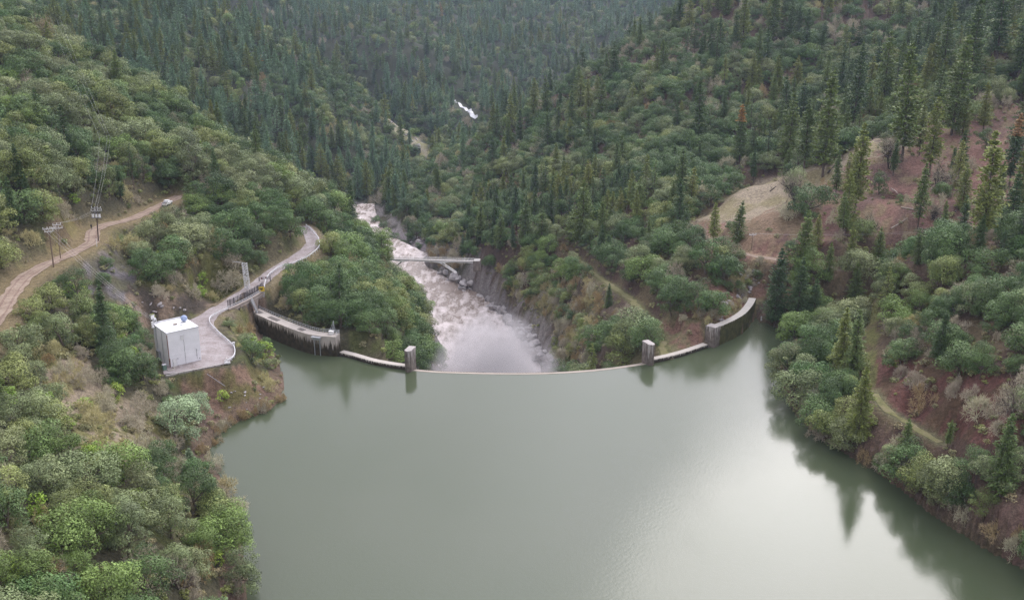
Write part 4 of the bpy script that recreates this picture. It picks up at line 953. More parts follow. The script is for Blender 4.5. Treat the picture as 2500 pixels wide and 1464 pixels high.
def oak_shape(seed, hgt=9.0, wid=9.0, nq=1700, lobes=11, sz=.34, low=.03):
    g = np.random.default_rng(seed); L = []
    L.append((np.array([0, 0, hgt * .56]), np.array([wid * .36, wid * .36, hgt * .34])))
    for i in range(lobes):
        a = g.uniform(0, 6.28) + i * 2.4; r = wid * g.uniform(.20, .40); z = hgt * g.uniform(low + .2, .86); r *= (1.12 - .55 * max(0, z / hgt - .5) * 2)
        q = g.uniform(.13, .24) * wid; L.append((np.array([r * math.cos(a), r * math.sin(a), z]), np.array([q, q, q * g.uniform(.65, .9)])))
    for i in range(lobes):
        a = g.uniform(0, 6.28); r = wid * g.uniform(.28, .46); z = hgt * g.uniform(low + .18, .74)
        q = g.uniform(.07, .12) * wid; L.append((np.array([r * math.cos(a), r * math.sin(a), z]), np.array([q, q, q * .8])))
    area = np.array([l[1][0] ** 2 for l in L]); L += [(np.array([wid * .3 * math.cos(q), wid * .3 * math.sin(q), hgt * g.uniform(.12, .24)]), np.array([wid * .15, wid * .15, hgt * .12])) for q in g.uniform(0, 6.28, 4)]
    area = np.array([l[1][0] ** 2 for l in L]); cnt = (nq * area / area.sum()).astype(int); V = []; T = []
    for (c, r), m in zip(L, cnt):
        d = unit(g.normal(0, 1, (m, 3))); d[:, 2] = np.where(d[:, 2] < -.45, -d[:, 2], d[:, 2])
        rad = g.uniform(.80, 1.10, (m, 1)); p = c + d * r * rad; p[:, 2] = np.maximum(p[:, 2], hgt * low * .6)
        V.append(leafquads(p, d + np.array([0, 0, .35]), g.uniform(.45, 1.0, m) ** 1.0 * (1 + (g.uniform(size=m) < .12) * .7) * sz * 1.15 * wid / 9, g)); lt = g.uniform(.62, 1.28)
        T.append(np.clip(lt * g.uniform(.72, 1.35, m), .35, 1.7))
    tr = MB(); top = hgt * .55; b1 = (g.normal(0, .3), g.normal(0, .3), hgt * .25)
    tr.limb([(0, 0, -.8), b1, (b1[0] + g.normal(0, .4), b1[1] + g.normal(0, .4), top)], [.30 * wid / 9, .22 * wid / 9, .08], 6)
    for c, r in L[1:6]: tr.limb([b1, tuple((np.array(b1) + c) / 2 + g.normal(0, .3, 3)), tuple(c)], [.17 * wid / 9, .11 * wid / 9, .04], 5)
    return np.concatenate(V), np.concatenate(T), tr
def pine_shape(seed, hgt=26.0, wid=7.0, whorls=30, per=6, sz=.46, bare=.16, gap=.12):
    g = np.random.default_rng(seed); V = []; T = []
    bend = g.normal(0, .25, 2)
    def ax(z): return np.array([bend[0] * (z / hgt) ** 2, bend[1] * (z / hgt) ** 2, z])
    tr = MB(); tr.limb([tuple(ax(z)) for z in (-.8, hgt * .3, hgt * .65, hgt * .98)], [.34 * hgt / 26, .26 * hgt / 26, .15 * hgt / 26, .03], 7)
    for w in range(whorls):
        f = (w + g.uniform(-.3, .3)) / (whorls - 1); z = hgt * (bare + (1 - bare) * np.clip(f, 0, 1) * .985)
        prof = ((1 - np.clip(f, 0, 1)) ** .72 * .92 + .05) * g.uniform(.72, 1.12)
        if f < .2: prof *= .55 + 2.2 * max(f, 0)
        for k in range(per):
            if g.uniform() < gap: continue
            a = k * 6.283 / per + w * 1.1 + g.uniform(-.35, .35); ln = wid * .5 * prof * g.uniform(.6, 1.15); up = -.16 + .42 * f + g.uniform(-.12, .12)
            d = np.array([math.cos(a), math.sin(a), up]); base = ax(z); tip = base + d * ln
            if f < .75 and ln > .8: tr.tube(base, tip, .055 * hgt / 26, .02, 3, False)
            m = max(5, int(6 + ln * 11)); t = g.uniform(.22, 1.05, m); p = base + d * ln * t[:, None] + g.normal(0, .13 + .05 * ln, (m, 3)) * np.array([1, 1, .6])
            p[:, 2] -= .10 * ln * t ** 2
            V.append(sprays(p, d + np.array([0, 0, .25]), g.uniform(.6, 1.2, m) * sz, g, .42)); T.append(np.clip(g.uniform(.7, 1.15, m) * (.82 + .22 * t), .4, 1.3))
    m = 12; p = ax(hgt) + g.normal(0, .12, (m, 3)) - np.array([0, 0, 1]) * g.uniform(0, 1.2, (m, 1)); V.append(leafquads(p, g.normal(0, 1, (m, 3)), .3, g)); T.append(g.uniform(.9, 1.3, m))
    return np.concatenate(V), np.concatenate(T), tr
def twigs(seed, hgt=4.0, wid=4.5, n=150, r0=.09, thick=.022):
    """a leafless crown: forking limbs ending in many fine twigs, all as thin prisms"""
    g = np.random.default_rng(seed); mb = MB(); tips = []
    def grow(p, d, ln, r, lev):
        q = p + d * ln * .5 + g.normal(0, .06 * ln, 3); e = q + unit(d + g.normal(0, .25, 3)) * ln * .5
        mb.tube(p, q, r, r * .8, 4 if lev < 2 else 3, False); mb.tube(q, e, r * .8, r * .55, 4 if lev < 2 else 3, False)
        if lev < 3:
            for k in range(4 if lev else 5): grow(e if k else q, unit(d * .7 + g.normal(0, .62, 3) + np.array([0, 0, .12])), ln * g.uniform(.55, .8), r * .55, lev + 1)
        else: tips.append((e, d))
    for s in range(3): grow(np.array([g.normal(0, .15), g.normal(0, .15), -.3]), unit(np.array([g.normal(0, .55), g.normal(0, .55), 1.0])), hgt * .34, r0, 0)
    V = []; g2 = g
    for e, d in tips:
        m = 5; dd = unit(d + g2.normal(0, .6, (m, 3)) + np.array([0, 0, .1])); ln = g2.uniform(.35, .8, (m, 1)) * hgt / 4; sd = unit(np.cross(dd, g2.normal(0, 1, (m, 3)))) * thick
        V.append(np.stack([e - sd, e + sd, e + dd * ln + sd * .4, e + dd * ln - sd * .4], 1).reshape(-1, 3))
    V = np.concatenate(V); sc = np.array([wid / max(1e-3, np.ptp(V[:, 0])), wid / max(1e-3, np.ptp(V[:, 1])), hgt / max(1e-3, V[:, 2].max())])
    mb.v = [tuple(np.array(q) * sc) for q in mb.v]
    return V * sc, mb
def mesh_from_mb(mb, name, mat):
    me = bpy.data.meshes.new(name); me.from_pydata(mb.v, [], mb.f); me.materials.append(mat); me.update(); return me
def joined(name, V, T, tr, leaf, bark):
    """crown and trunk in one mesh, for the far-off mass"""
    tv = np.array(tr.v); tq = []
    for f in tr.f:
        if len(f) == 4: tq.append(f)
        elif len(f) == 3: tq.append([f[0], f[1], f[2], f[2]])
    tq = [q for q in tq if len(set(q)) == 4]
    nv = len(V); q = np.arange(nv).reshape(-1, 4); Q = np.concatenate([q, np.array(tq) + nv]); mi = np.concatenate([np.zeros(len(q)), np.ones(len(tq))])
    return quadmesh(name, np.concatenate([V, tv]), [leaf, bark], np.concatenate([T, np.ones(len(tq))]), Q, mi)

OAK = [oak_shape(100 + i, h, w, nq, lb, sz) for i, (h, w, nq, lb, sz) in enumerate([(9, 9, 7000, 9, .18), (10.5, 9, 7200, 12, .175), (7.5, 9.5, 6400, 7, .18), (9.5, 8, 6000, 6, .19), (8.5, 10.5, 7600, 15, .175), (11.5, 8.5, 7000, 10, .18)])]
PINE = [pine_shape(200 + i, 26, w, wh, per, .50, br, gp_) for i, (w, wh, per, br, gp_) in enumerate([(10, 30, 8, .16, .10), (9.0, 30, 8, .20, .20), (11, 28, 9, .10, .08), (10, 32, 8, .20, .28), (13, 26, 9, .04, .04), (9.5, 26, 7, .28, .22), (13.5, 22, 9, .12, .14), (8.5, 24, 6, .34, .46), (12, 24, 8, .02, .10)])]
BARE = [twigs(300 + i, 4.2, w, thick=.028) for i, w in enumerate([4.5, 5.2, 4.0, 4.8])]
BUSH = [oak_shape(400 + i, 4.5, 3.6, 700, 7, .50, .05) for i in range(3)]
BRUSH = [oak_shape(450 + i, 1.9, 3.2, 260, 5, .75, .02) for i in range(3)]
MESH = {}
def crown_mesh(kind, i, colr):
    key = (kind, i, colr)
    if key not in MESH:
        if kind == 'bare':
            V, mb = BARE[i]; me = joined('bare_shrub', V, np.full(len(V) // 4, 1.0), mb, M['bare ' + colr], M['bare ' + colr])
        else:
            V, T, tr = {'oak': OAK, 'pine': PINE, 'bush': BUSH, 'brush': BRUSH}[kind][i]
            me = quadmesh('crown', V, [M[kind + ' ' + colr]], T)
        MESH[key] = me
    return MESH[key]
def trunk_mesh(kind, i):
    key = (kind, i, 'trunk')
    if key not in MESH: MESH[key] = mesh_from_mb({'oak': OAK, 'pine': PINE, 'bush': BUSH}[kind][i][2], 'trunk', M['bark'])
    return MESH[key]

# ================================================================ where they stand
def density_and_mix(x, y):
    """per point: chance to keep, and weights oak / pine / bare / bush"""
    z = height(x, y); u, v, d = proj(x, y, z)
    uu = u + (fbm(x / 6, y / 6, 31, 3) - .5) * 40; vv = v + (fbm(x / 6, y / 6, 32, 3) - .5) * 40
    keep = np.ones(x.shape); mix = np.zeros(x.shape + (4,)); mix[:] = (.72, .05, .17, .06)
    def rg(k): p, a, b_ = REG[k]; return inpoly(uu, vv, p) & (y > a) & (y < b_)
    righth = (u > 1130) & (y < 830); farr = (y > 640) & ~((u > 1000) & (y < 830))
    mix[righth] = (.71, .12, .15, .02)
    lowright = righth & inpoly(u, v, [(1100, 620), (1180, 500), (1330, 430), (1560, 470), (1700, 520), (1660, 600), (1400, 640), (1250, 640)]); mix[lowright] = (.48, .44, .06, .02)
    upr = righth & inpoly(u, v, [(1680, -50), (2600, -50), (2600, 300), (2100, 330), (1850, 420), (1700, 350)]); mix[upr] = (.62, .20, .16, .02)
    farn = fbm(x / 120, y / 120, 55, 3)
    mix[farr] = (.36, .54, .08, .02); k = farr & (farn > .51); mix[k] = (.66, .24, .09, .01); k = farr & (farn < .42); mix[k] = (.16, .78, .05, .01)
    spur = farr & inpoly(u, v, [(760, 180), (860, 200), (960, 300), (1000, 390), (900, 400), (780, 300)]); mix[spur] = (.82, .06, .11, .01)
    B = (u > 690) & (u < 1130) & (v > 560) & (y < 420) & (y > 265); mix[B] = (.86, .02, .06, .06)
    near = (u > 1950) & (y < 290); mix[near] = (.54, .06, .39, .01)
    ln = (u < 620) & (y < 260); mix[ln] = (.62, .015, .30, .065)
    for k, kp, mx in [('leaf', .25, (.16, .52, .32, 0)), ('tan', .12, (.2, .3, .5, 0)), ('grass', .03, (.3, .2, .5, 0)), ('redbank', .62, (.42, .08, .50, 0)), ('shorered', .8, (.3, .05, .6, .05)), ('head', .20, (.15, 0, .65, .2)),
                      ('clear', .9, (.18, 0, .76, .06)), ('moss', .75, (.25, .0, .5, .25)), ('bankyel', .12, (.2, 0, .5, .3)), ('slate', .5, (.30, 0, .62, .08)), ('cutrock', .12, (.2, 0, .6, .2)),
                      ('gorge', .42, (.10, 0, .88, .02)), ('gorge2', .55, (.36, .02, .62, 0)), ('brown', .8, (.30, .02, .64, .04)), ('abut', .10, (.3, .1, .6, 0)), ('farrock', .03, (.5, .3, .2, 0)), ('gully', .04, (.2, 0, .6, .2)),
                      ('roadside', .14, (.3, 0, .5, .2)), ('island', .30, (.15, 0, .6, .25))]:
        q = rg(k); keep[q] = kp; mix[q] = mx
    return keep, mix, z, u, v, d
LINES = [(ROAD_UP, 5.2), (ROAD_LOW, 4.4), (TRACK, 3.2), (TRACK_NEAR, 3.0), (TRACK_RIGHT, 2.8), (GULLY, 2.5)]
OPEN_PX = [  # sight corridors the photo shows open: (polygon, ymin, ymax)
    ([(375, 770), (600, 700), (660, 640), (790, 560), (800, 610), (700, 690), (650, 720), (620, 790), (690, 870), (600, 900), (420, 925)], 200, 345),
    ([(1690, 790), (1850, 700), (1860, 820), (1740, 850), (1580, 900), (1600, 820)], 255, 330)]
def blocked(x, y, pad=0.0):
    b = inpoly(x, y, LAKE)
    d, _ = distline(x, y, DAM_F); b |= d < 6 + pad
    ex, ey = smooth(DAM_F, 3), None
    d, _ = distline(x, y, RIVER_C); b |= (d < 21 + pad * .5)
    for L, w in LINES: d, _ = distline(x, y, L); b |= d < w + pad * .35
    b |= inpoly(x, y, PAD); d, _ = distline(x, y, PAD, True); b |= d < 2.2 + pad * .3
    d, _ = distline(x, y, [bl, br]); b |= d < 4 + pad * .3
    b |= np.hypot(x - hc[0], y - hc[1]) < 8 + pad * .4
    d, _ = distline(x, y, RAPID); b |= d < 9
    for c in (b0, b1, b2, b3, b4, tp_, wp): b |= np.hypot(x - c[0], y - c[1]) < 3 + pad * .5
    d, _ = distline(x, y, RWL); b |= d < 3.5
    return b
def jitter(y0, y1, s, amax=.95):
    xs = []; ys = []
    for yy in np.arange(y0, y1, s):
        X = np.arange(-amax * yy - 30, amax * yy + 30, s); xs.append(X); ys.append(np.full(len(X), yy))
    x = np.concatenate(xs); y = np.concatenate(ys)
    return x + rng.uniform(-.48, .48, len(x)) * s, y + rng.uniform(-.48, .48, len(x)) * s
TREES = []   # kind, shape, colour, x, y, z, scale, spin, special label
def scatter(y0, y1, s, kscale=1.0):
    x, y = jitter(y0, y1, s); keep, mix, z, u, v, d = density_and_mix(x, y)
    ok = (rng.uniform(size=len(x)) < keep) & (u > np.where(y < 420, -800, -260)) & (u < np.where(y < 420, 3300, 2760)) & (v > -140) & (v < 2100) & ~blocked(x, y, 3.4 * kscale)
    clumps = fbm(x / 16, y / 16, 91, 2); ok &= ~((clumps < .22) & (rng.uniform(size=len(x)) < .5))
    x, y, z, mix, u, v = x[ok], y[ok], z[ok], mix[ok], u[ok], v[ok]
    cum = np.cumsum(mix, 1); r = rng.uniform(size=len(x)) * cum[:, -1]; kd = (r[:, None] > cum).sum(1)
    tone = fbm(x / 22, y / 22, 61, 2) + rng.normal(0, .11, len(x))
    for i in range(len(x)):
        right_ = u[i] > 1130; farp = y[i] > 620
        if kd[i] == 0:
            sh = int(rng.integers(len(OAK))); t = tone[i]
            if right_ or farp: c = 'dark green' if t < .60 else 'grey green' if t < .73 else 'olive green' if t < .84 else 'fresh green'  # right-hand oaks mostly darker: shade on that side put into leaf colour
            else: c = ('dark green' if t < .40 else 'fresh green' if t < .46 else 'olive green' if t < .60 else 'grey green') if y[i] < 265 else ('dark green' if t < .45 else 'fresh green' if t < .48 else 'olive green' if t < .58 else 'grey green')
            if u[i] > 690 and u[i] < 1130 and v[i] > 540 and y[i] < 420: c = 'dark green' if t < .47 else 'fresh green' if t < .60 else 'olive green'
            sc = rng.uniform(.62, 1.12) * (.95 if y[i] < 260 else 1.3 if not right_ and not farp and rng.uniform() < .6 else 1.12) * kscale ** .35
            TREES.append(['oak', sh, c, x[i], y[i], z[i], sc, rng.uniform(0, 6.28), None])
        elif kd[i] == 1:
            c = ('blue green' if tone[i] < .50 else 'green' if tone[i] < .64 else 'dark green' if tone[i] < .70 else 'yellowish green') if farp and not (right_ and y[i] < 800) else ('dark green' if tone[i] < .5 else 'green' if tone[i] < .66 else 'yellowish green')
            sc = (rng.uniform(.55, 1.08) if farp else rng.uniform(.25, .95)) * kscale ** .25
            if not farp: sc *= .82
            if right_ and not farp and y[i] > 270 and u[i] > 1850: sc = max(sc, rng.uniform(.45, .95))
            TREES.append(['pine', int(rng.integers(len(PINE))), c, x[i], y[i], z[i], sc, rng.uniform(0, 6.28), None])
        elif kd[i] == 2:
            c = 'lavender grey' if tone[i] < (.72 if right_ else .58) else 'tan grey' if tone[i] < .76 else 'reddish brown'
            TREES.append(['bare', int(rng.integers(len(BARE))), c, x[i], y[i], z[i], rng.uniform(.65, 1.35) * (1.9 if farp else 1.7 if y[i] > 300 and rng.uniform() < .6 else 1), rng.uniform(0, 6.28), None])
        else: TREES.append(['bush', int(rng.integers(len(BUSH))), 'yellow green', x[i], y[i], z[i], rng.uniform(.6, 1.2), rng.uniform(0, 6.28), None])
# trees the photo lets one pick out: foot pixel, top pixel, kind
def plant(kind, u, v, vt, c, shape, label=None, wide=1.0, special=None):
    p = onground(u, v); top = PY(u, vt, p[1]); hh = max(1.5, top[2] - p[2]); h0 = {'pine': 26, 'oak': 9, 'bare': 4.2, 'bush': 4.5}[kind]
    TREES.append([kind, shape, c, p[0], p[1], p[2], hh / h0, rng.uniform(0, 6.28), label or True, wide, special])
FIX = []
for q in [(2008, 432, 172, 'green', 0), (2078, 330, 105, 'dark green', 1), (2152, 275, 75, 'green', 3), (2202, 395, 105, 'green', 0), (2085, 528, 300, 'yellowish green', 3), (2322, 330, 85, 'green', 2), (2397, 600, 312, 'yellowish green', 3),
          (2240, 560, 395, 'green', 1), (1705, 355, 190, 'dark green', 0), (1812, 130, -20, 'yellowish green', 1), (1885, 112, -30, 'green', 3), (1922, 400, 222, 'green', 2), (2268, 432, 235, 'yellowish green', 3), (2400, 322, 200, 'yellowish green', 0),
          (2482, 210, -10, 'green', 1), (2362, 230, -10, 'green', 2), (2300, 205, 20, 'green', 0), (2432, 160, -60, 'dark green', 3), (1662, 520, 360, 'green', 2), (1796, 596, 488, 'green', 4), (1990, 612, 520, 'yellowish green', 4), (2078, 645, 545, 'yellowish green', 3),
          (2142, 650, 552, 'green', 4), (2240, 645, 560, 'green', 4), (2300, 600, 490, 'green', 1), (1482, 205, 125, 'green', 1), (1302, 300, 190, 'yellowish green', 1), (1332, 292, 185, 'green', 3), (1202, 345, 250, 'yellowish green', 3), (1437, 365, 262, 'green', 0),
          (1642, 95, 15, 'green', 1), (1942, 800, 628, 'dark green', 4), (1890, 795, 605, 'dark green', 2), (1985, 800, 680, 'dark green', 4), (2082, 935, 752, 'green', 3), (2092, 1085, 892, 'yellowish green', 2), (2210, 1112, 1018, 'green', 4), (2312, 1092, 1022, 'green', 3),
          (2440, 1215, 1008, 'green', 2), (2085, 760, 640, 'green', 4), (1422, 598, 440, 'green', 4), (1282, 605, 478, 'green', 2), (1505, 500, 420, 'dark green', 0), (1222, 610, 520, 'green', 4), (1345, 560, 460, 'dark green', 2), (1500, 200, 110, 'green', 3), (1560, 130, 40, 'green', 1),
          (2480, 560, 350, 'yellowish green', 0), (2180, 430, 340, 'dark green', 1), (1962, 420, 240, 'green', 3), (2040, 480, 372, 'green', 3), (2020, 690, 590, 'green', 4), (1430, 560, 455, 'green', 4), (1175, 590, 490, 'green', 2), (1470, 590, 480, 'green', 2), (1395, 590, 500, 'green', 4), (1545, 520, 440, 'green', 1), (1260, 560, 450, 'dark green', 0)]:
    plant('pine', q[0], q[1], q[2], q[3], q[4])
plant('pine', 1805, 400, 255, 'green', 0, 'pine with a dying orange top on the right hill', 1.0, 'orange top')
plant('pine', 2462, 460, 275, 'dark green', 1, 'dark pine with a dead rust-coloured top near the right edge', 1.0, 'rust top')
plant('pine', 715, 370, 310, 'green', 3, 'thin dead grey-pink pine snag in the far dark forest', .7, 'rust all')
plant('pine', 642, 180, 133, 'green', 2, 'small orange-topped conifer far up the left valley side', 1.0, 'orange all')
plant('pine', 1076, 45, 5, 'green', 2, 'rusty red dead conifer high on the far mountain', 1.0, 'rust all')
plant('oak', 430, 1075, 965, 'grey green', 3, 'broad pale blue grey pine leaning over the left shore below the yard', 1.25, 'grey all'); plant('oak', 490, 1020, 945, 'grey green', 0, 'smaller pale grey pine crown beside the headland shore', 1.0, 'grey all')
plant('pine', 468, 1158, 1092, 'blue green', 4, 'small blue grey pine at the left water edge', 1.5, 'grey all')
plant('oak', 2392, 925, 842, 'dark green', 1, 'single dark rounded evergreen on the right red slope', .8)
plant('bush', 650, 872, 828, 'yellow green', 0, 'bright green bush at the water under the left wing wall', 1.2); plant('bush', 612, 860, 815, 'yellow green', 1, 'olive bush on the bank between yard and left wing wall', 1.2)
for q in [(600, 850, 805, 1.2), (560, 800, 775, 1.0), (660, 898, 868, 1.1)]: plant('oak', q[0], q[1], q[2], 'grey green', 2, None, 1.2)
plant('oak', 1975, 530, 430, 'dark green', 2, 'broad grey oak standing on the bare red slope', 1.0); plant('oak', 1940, 500, 400, 'grey green', 3, None, .8)
for q in [(1740, 770, 690), (1705, 765, 690), (1660, 760, 680), (1640, 770, 700), (1770, 690, 600), (1720, 670, 590), (1660, 640, 585)]: plant('oak', *q, 'dark green', int(rng.integers(6)))
for q in [(1460, 845, 775), (1520, 890, 800), (1560, 850, 750), (1580, 860, 770), (1445, 870, 830), (1500, 850, 790)]: plant('oak', *q, ['dark green', 'fresh green', 'dark green', 'dark green', 'olive green', 'grey green'][len(TREES) % 6], int(rng.integers(6)))
for q in [(1945, 985, 890), (1915, 930, 850), (1990, 1050, 960), (2030, 1075, 985), (2060, 1095, 1010), (2170, 1150, 1080), (2150, 1145, 1095), (2260, 1215, 1120), (2310, 1215, 1110), (2240, 1200, 1130), (2330, 1230, 1150), (2400, 1270, 1200),
          (2290, 1245, 1180), (1960, 940, 860), (2010, 1010, 930), (2060, 1040, 960), (2430, 1190, 1100), (2490, 1160, 1080), (2380, 1180, 1100)]: plant('oak', *q, ['grey green', 'dark green', 'olive green', 'grey green'][len(TREES) % 4], int(rng.integers(6)))
for q in [(2000, 1065, 1010), (2110, 1135, 1085), (2150, 1150, 1100), (2350, 1270, 1220), (2420, 1310, 1260), (2480, 1350, 1290), (2320, 1240, 1190), (2480, 1330, 1270), (1975, 1000, 930), (2185, 1130, 1060), (2250, 1000, 930), (2230, 950, 890), (2380, 1020, 950)]: plant('bare', *q, ['lavender grey', 'lavender grey', 'reddish brown'][len(TREES) % 3], int(rng.integers(4)))
for u, vt in [(862, 545), (874, 553), (886, 563), (898, 574), (910, 586), (921, 597), (932, 611), (868, 560), (893, 580), (915, 603), (940, 622)]:
    x_ = (u - 1250) / FPX * 440 * 1.03; p_ = PY(u, vt, 440 + rng.uniform(-18, 14)); g_ = float(height(p_[0], p_[1])); TREES.append(['oak', int(rng.integers(6)), ['dark green', 'olive green', 'dark green', 'grey green'][len(TREES) % 4], p_[0], p_[1], g_, min(1.9, max(.7, (p_[2] - g_) / 9.0)), rng.uniform(0, 6.28), None])
for u, v, vt in [(952, 588, 562), (968, 594, 570), (988, 604, 580), (1003, 590, 562), (935, 566, 540), (1020, 612, 590), (1052, 606, 575), (1085, 600, 570), (920, 550, 522)]: plant('oak', u, v, vt, 'dark green', int(rng.integers(6)))
def sprinkle(kind, poly, n_, lo, hi, cols_, h0):
    us, vs = zip(*poly); k = 0
    for _ in range(n_ * 20):
        u = rng.uniform(min(us), max(us)); v = rng.uniform(min(vs), max(vs))
        if k < n_ and inpoly(np.array([u]), np.array([v]), poly)[0]:
            p = onground(u, v, 120)
            if p[2] > RIV_Z + 2.0: TREES.append([kind, int(rng.integers({'bare': 4, 'oak': 6, 'bush': 3}[kind])), cols_[int(rng.integers(len(cols_)))], p[0], p[1], p[2], rng.uniform(lo, hi), rng.uniform(0, 6.28), None]); k += 1
BANK = [(1215, 655), (1420, 650), (1470, 760), (1440, 900), (1405, 890), (1330, 770), (1230, 705)]
sprinkle('bare', BANK, 150, .7, 1.5, ['lavender grey', 'lavender grey', 'tan grey', 'reddish brown'], 4.2); sprinkle('oak', BANK, 26, .35, .75, ['dark green', 'olive green', 'grey green'], 9); sprinkle('bare', [(940, 570), (1080, 590), (1140, 650), (1100, 660), (1010, 620)], 45, .7, 1.4, ['lavender grey', 'reddish brown'], 4.2)
sprinkle('oak', [(1230, 640), (1400, 640), (1420, 690), (1330, 740), (1240, 700)], 22, .7, 1.15, ['dark green', 'dark green', 'olive green', 'fresh green'], 9); sprinkle('oak', [(1320, 800), (1400, 760), (1470, 860), (1420, 905), (1370, 900)], 12, .45, .8, ['dark green', 'olive green'], 9)
sprinkle('bare', [(1690, 760), (1790, 690), (1860, 640), (1870, 700), (1780, 780), (1720, 800)], 45, .4, .95, ['lavender grey', 'reddish brown', 'tan grey'], 4.2); sprinkle('oak', [(1700, 750), (1790, 690), (1860, 650), (1860, 700), (1770, 775)], 10, .2, .4, ['dark green', 'olive green'], 9)
sprinkle('bare', [(690, 975), (600, 1015), (540, 1035), (520, 1070), (510, 1110), (530, 1110), (560, 1040), (640, 1005), (700, 985)], 22, .5, .9, ['reddish brown', 'lavender grey'], 4.2)
nfix = len(TREES)
fx = np.array([[t[3], t[4]] for t in TREES])
scatter(75, 330, 5.1); scatter(330, 640, 6.1); scatter(640, 1150, 8.6, 1.15); scatter(1150, 2100, 12.5, 1.4); scatter(2100, 2900, 22, 2.4)
# keep the stretch in front of the buildings and roads open, as the photo shows it
def screens(t):
    """would this tree's crown cover something the photo shows in the open?"""
    x, y, z = t[3], t[4], t[5]; hh = t[6] * {'pine': 26, 'oak': 9, 'bare': 4.2, 'bush': 4.5}[t[0]]
    return hh
KEY = []
for L, st, up in ((ROAD_UP, 2, .3), (ROAD_LOW, 2, .5), (LW, 4, 5.5), (RW, 4, 5.5), (LL, 3, 1), (RL, 3, 1), (TRACK[14:], 4, .2), (TRACK_NEAR[4:], 5, .2), (RIVER_R[2:9], 1, 2.0)):
    for p in L[::st]: KEY.append((p[0], p[1], (p[2] if L is not LW and L is not RW and L is not LL and L is not RL else 0) + up))
for a_ in (0, .5, 1): KEY += [hp(WX * a_, 0, .4), hp(WX * a_, 0, 5), hp(0, WY * a_, 6), hp(WX * a_, WY, HH)]
KEY += [tuple(p + np.array([0, 0, .3])) for p in PAD] + [tuple(PZ(500, 840, 9.7)), tuple(PZ(540, 850, 9.7)), tuple(PZ(510, 870, 9.7)), tuple(PZ(550, 870, 9.7))] + [tuple(PZ(u_, v_, 9.8)) for u_, v_ in ((500, 880), (515, 885), (530, 880), (545, 880), (520, 860), (535, 865), (560, 870), (500, 860), (510, 895), (530, 890), (555, 855), (520, 830), (490, 890))]
KEY += [tuple(b0 + np.array([0, 0, q])) for q in (1, 5, 8)] + [tuple(b1), tuple(b2), tuple(b3), tuple(b1 + np.array([0, 0, 5])), tuple(b3 + np.array([0, 0, 5])), tuple(tp_ + np.array([0, 0, 1.2])), tuple(b4 + np.array([0, 0, 6]))]
KEY += [tuple(bl + (br - bl) * q + np.array([0, 0, -2.0])) for q in np.linspace(.08, 1, 9)] + [tuple(PZ(1115, 664, -25)), tuple(p4.location)] + [tuple(p + np.array([0, 0, 1.0])) for p in RWL[::3]]
KEY += [tuple(onground(u, v)) for u, v in [(2200, 430), (2160, 400), (1850, 490), (1900, 470), (1800, 520), (2260, 520), (1010, 335), (990, 320), (960, 290), (1030, 362), (1045, 378), (225, 700), (290, 680), (870, 520), (2260, 960)]] + [tuple(p + np.array([0, 0, 1.5])) for p in RAPID[::2]]
KEY = np.array(KEY); KU, KV, KD = proj(KEY[:, 0], KEY[:, 1], KEY[:, 2])
SOFT = np.array([tuple(onground(u, v)) for u, v in [(140, 900), (200, 950), (260, 1000), (300, 1050), (240, 1080), (350, 1030), (150, 870), (110, 860), (220, 1010), (310, 1000), (380, 1060), (180, 980), (280, 960),
    (450, 680), (500, 650), (420, 700), (540, 700), (540, 660), (480, 710), (380, 690), (2200, 900), (2250, 930), (2330, 1000), (2200, 960), (2300, 920), (2380, 980), (2160, 930), (1520, 690), (1460, 660), (1350, 800), (1400, 820), (1330, 750), (1450, 740), (1650, 790), (1690, 760), (1720, 740),
    (620, 960), (560, 950), (650, 950), (600, 930), (540, 790), (560, 800), (2280, 400), (2230, 480), (2100, 470), (2330, 520), (2050, 560), (2380, 560), (2200, 590), (1730, 590), (320, 720), (360, 740), (420, 740), (470, 1010), (480, 1080)]])
SU, SV, SDp = proj(SOFT[:, 0], SOFT[:, 1], SOFT[:, 2])
def softhide(t):
    hh, ww = (26, 5.5) if t[0] == 'pine' else (9, 8.5); hh *= t[6]; ww *= t[6]; u, v, d = proj(t[3], t[4], t[5] + hh * .5)
    return np.any((SDp > d - 3) & (np.abs(SU - u) < ww * .45 * FPX / d) & (np.abs(SV - v) < hh * .5 * FPX / d))
def hides(t):
    x, y, z, s = t[3], t[4], t[5], t[6]; kd_ = t[0]; hh, ww = {'pine': (26, 5.5), 'oak': (9, 8.5), 'bare': (4.2, 4.0), 'bush': (4.5, 3.4)}[kd_]; hh *= s; ww *= s
    u, v, d = proj(x, y, z + hh * .5); ru = ww * .47 * FPX / d; rv = hh * .5 * FPX / d
    return np.any((KD > d) & (np.abs(KU - u) < ru) & (np.abs(KV - v) < rv))
def crowd(t): return np.any(np.hypot(fx[:, 0] - t[3], fx[:, 1] - t[4]) < 4.0)
cand = TREES[nfix:]; TREES = TREES[:nfix]
for t in cand:
    if t[4] < 1200:
        if hides(t):
            if t[0] in ('oak', 'pine') and t[4] < 420:
                t = list(t); t[6] *= .38
                if t[0] == 'pine' or hides(t): continue
            else: continue
        if t[4] < 500 and crowd(t): continue
        if t[4] < 480 and t[0] in ('oak', 'pine') and softhide(t):
            if rng.uniform() < .25: continue
            sh_ = int(rng.integers(4)); t = ['bare', sh_, ['lavender grey', 'tan grey', 'lavender grey', 'reddish brown'][int(rng.integers(4))]] + list(t[3:6]) + [rng.uniform(.6, 1.2), t[7], None]
            if hides(t): continue
    TREES.append(t)
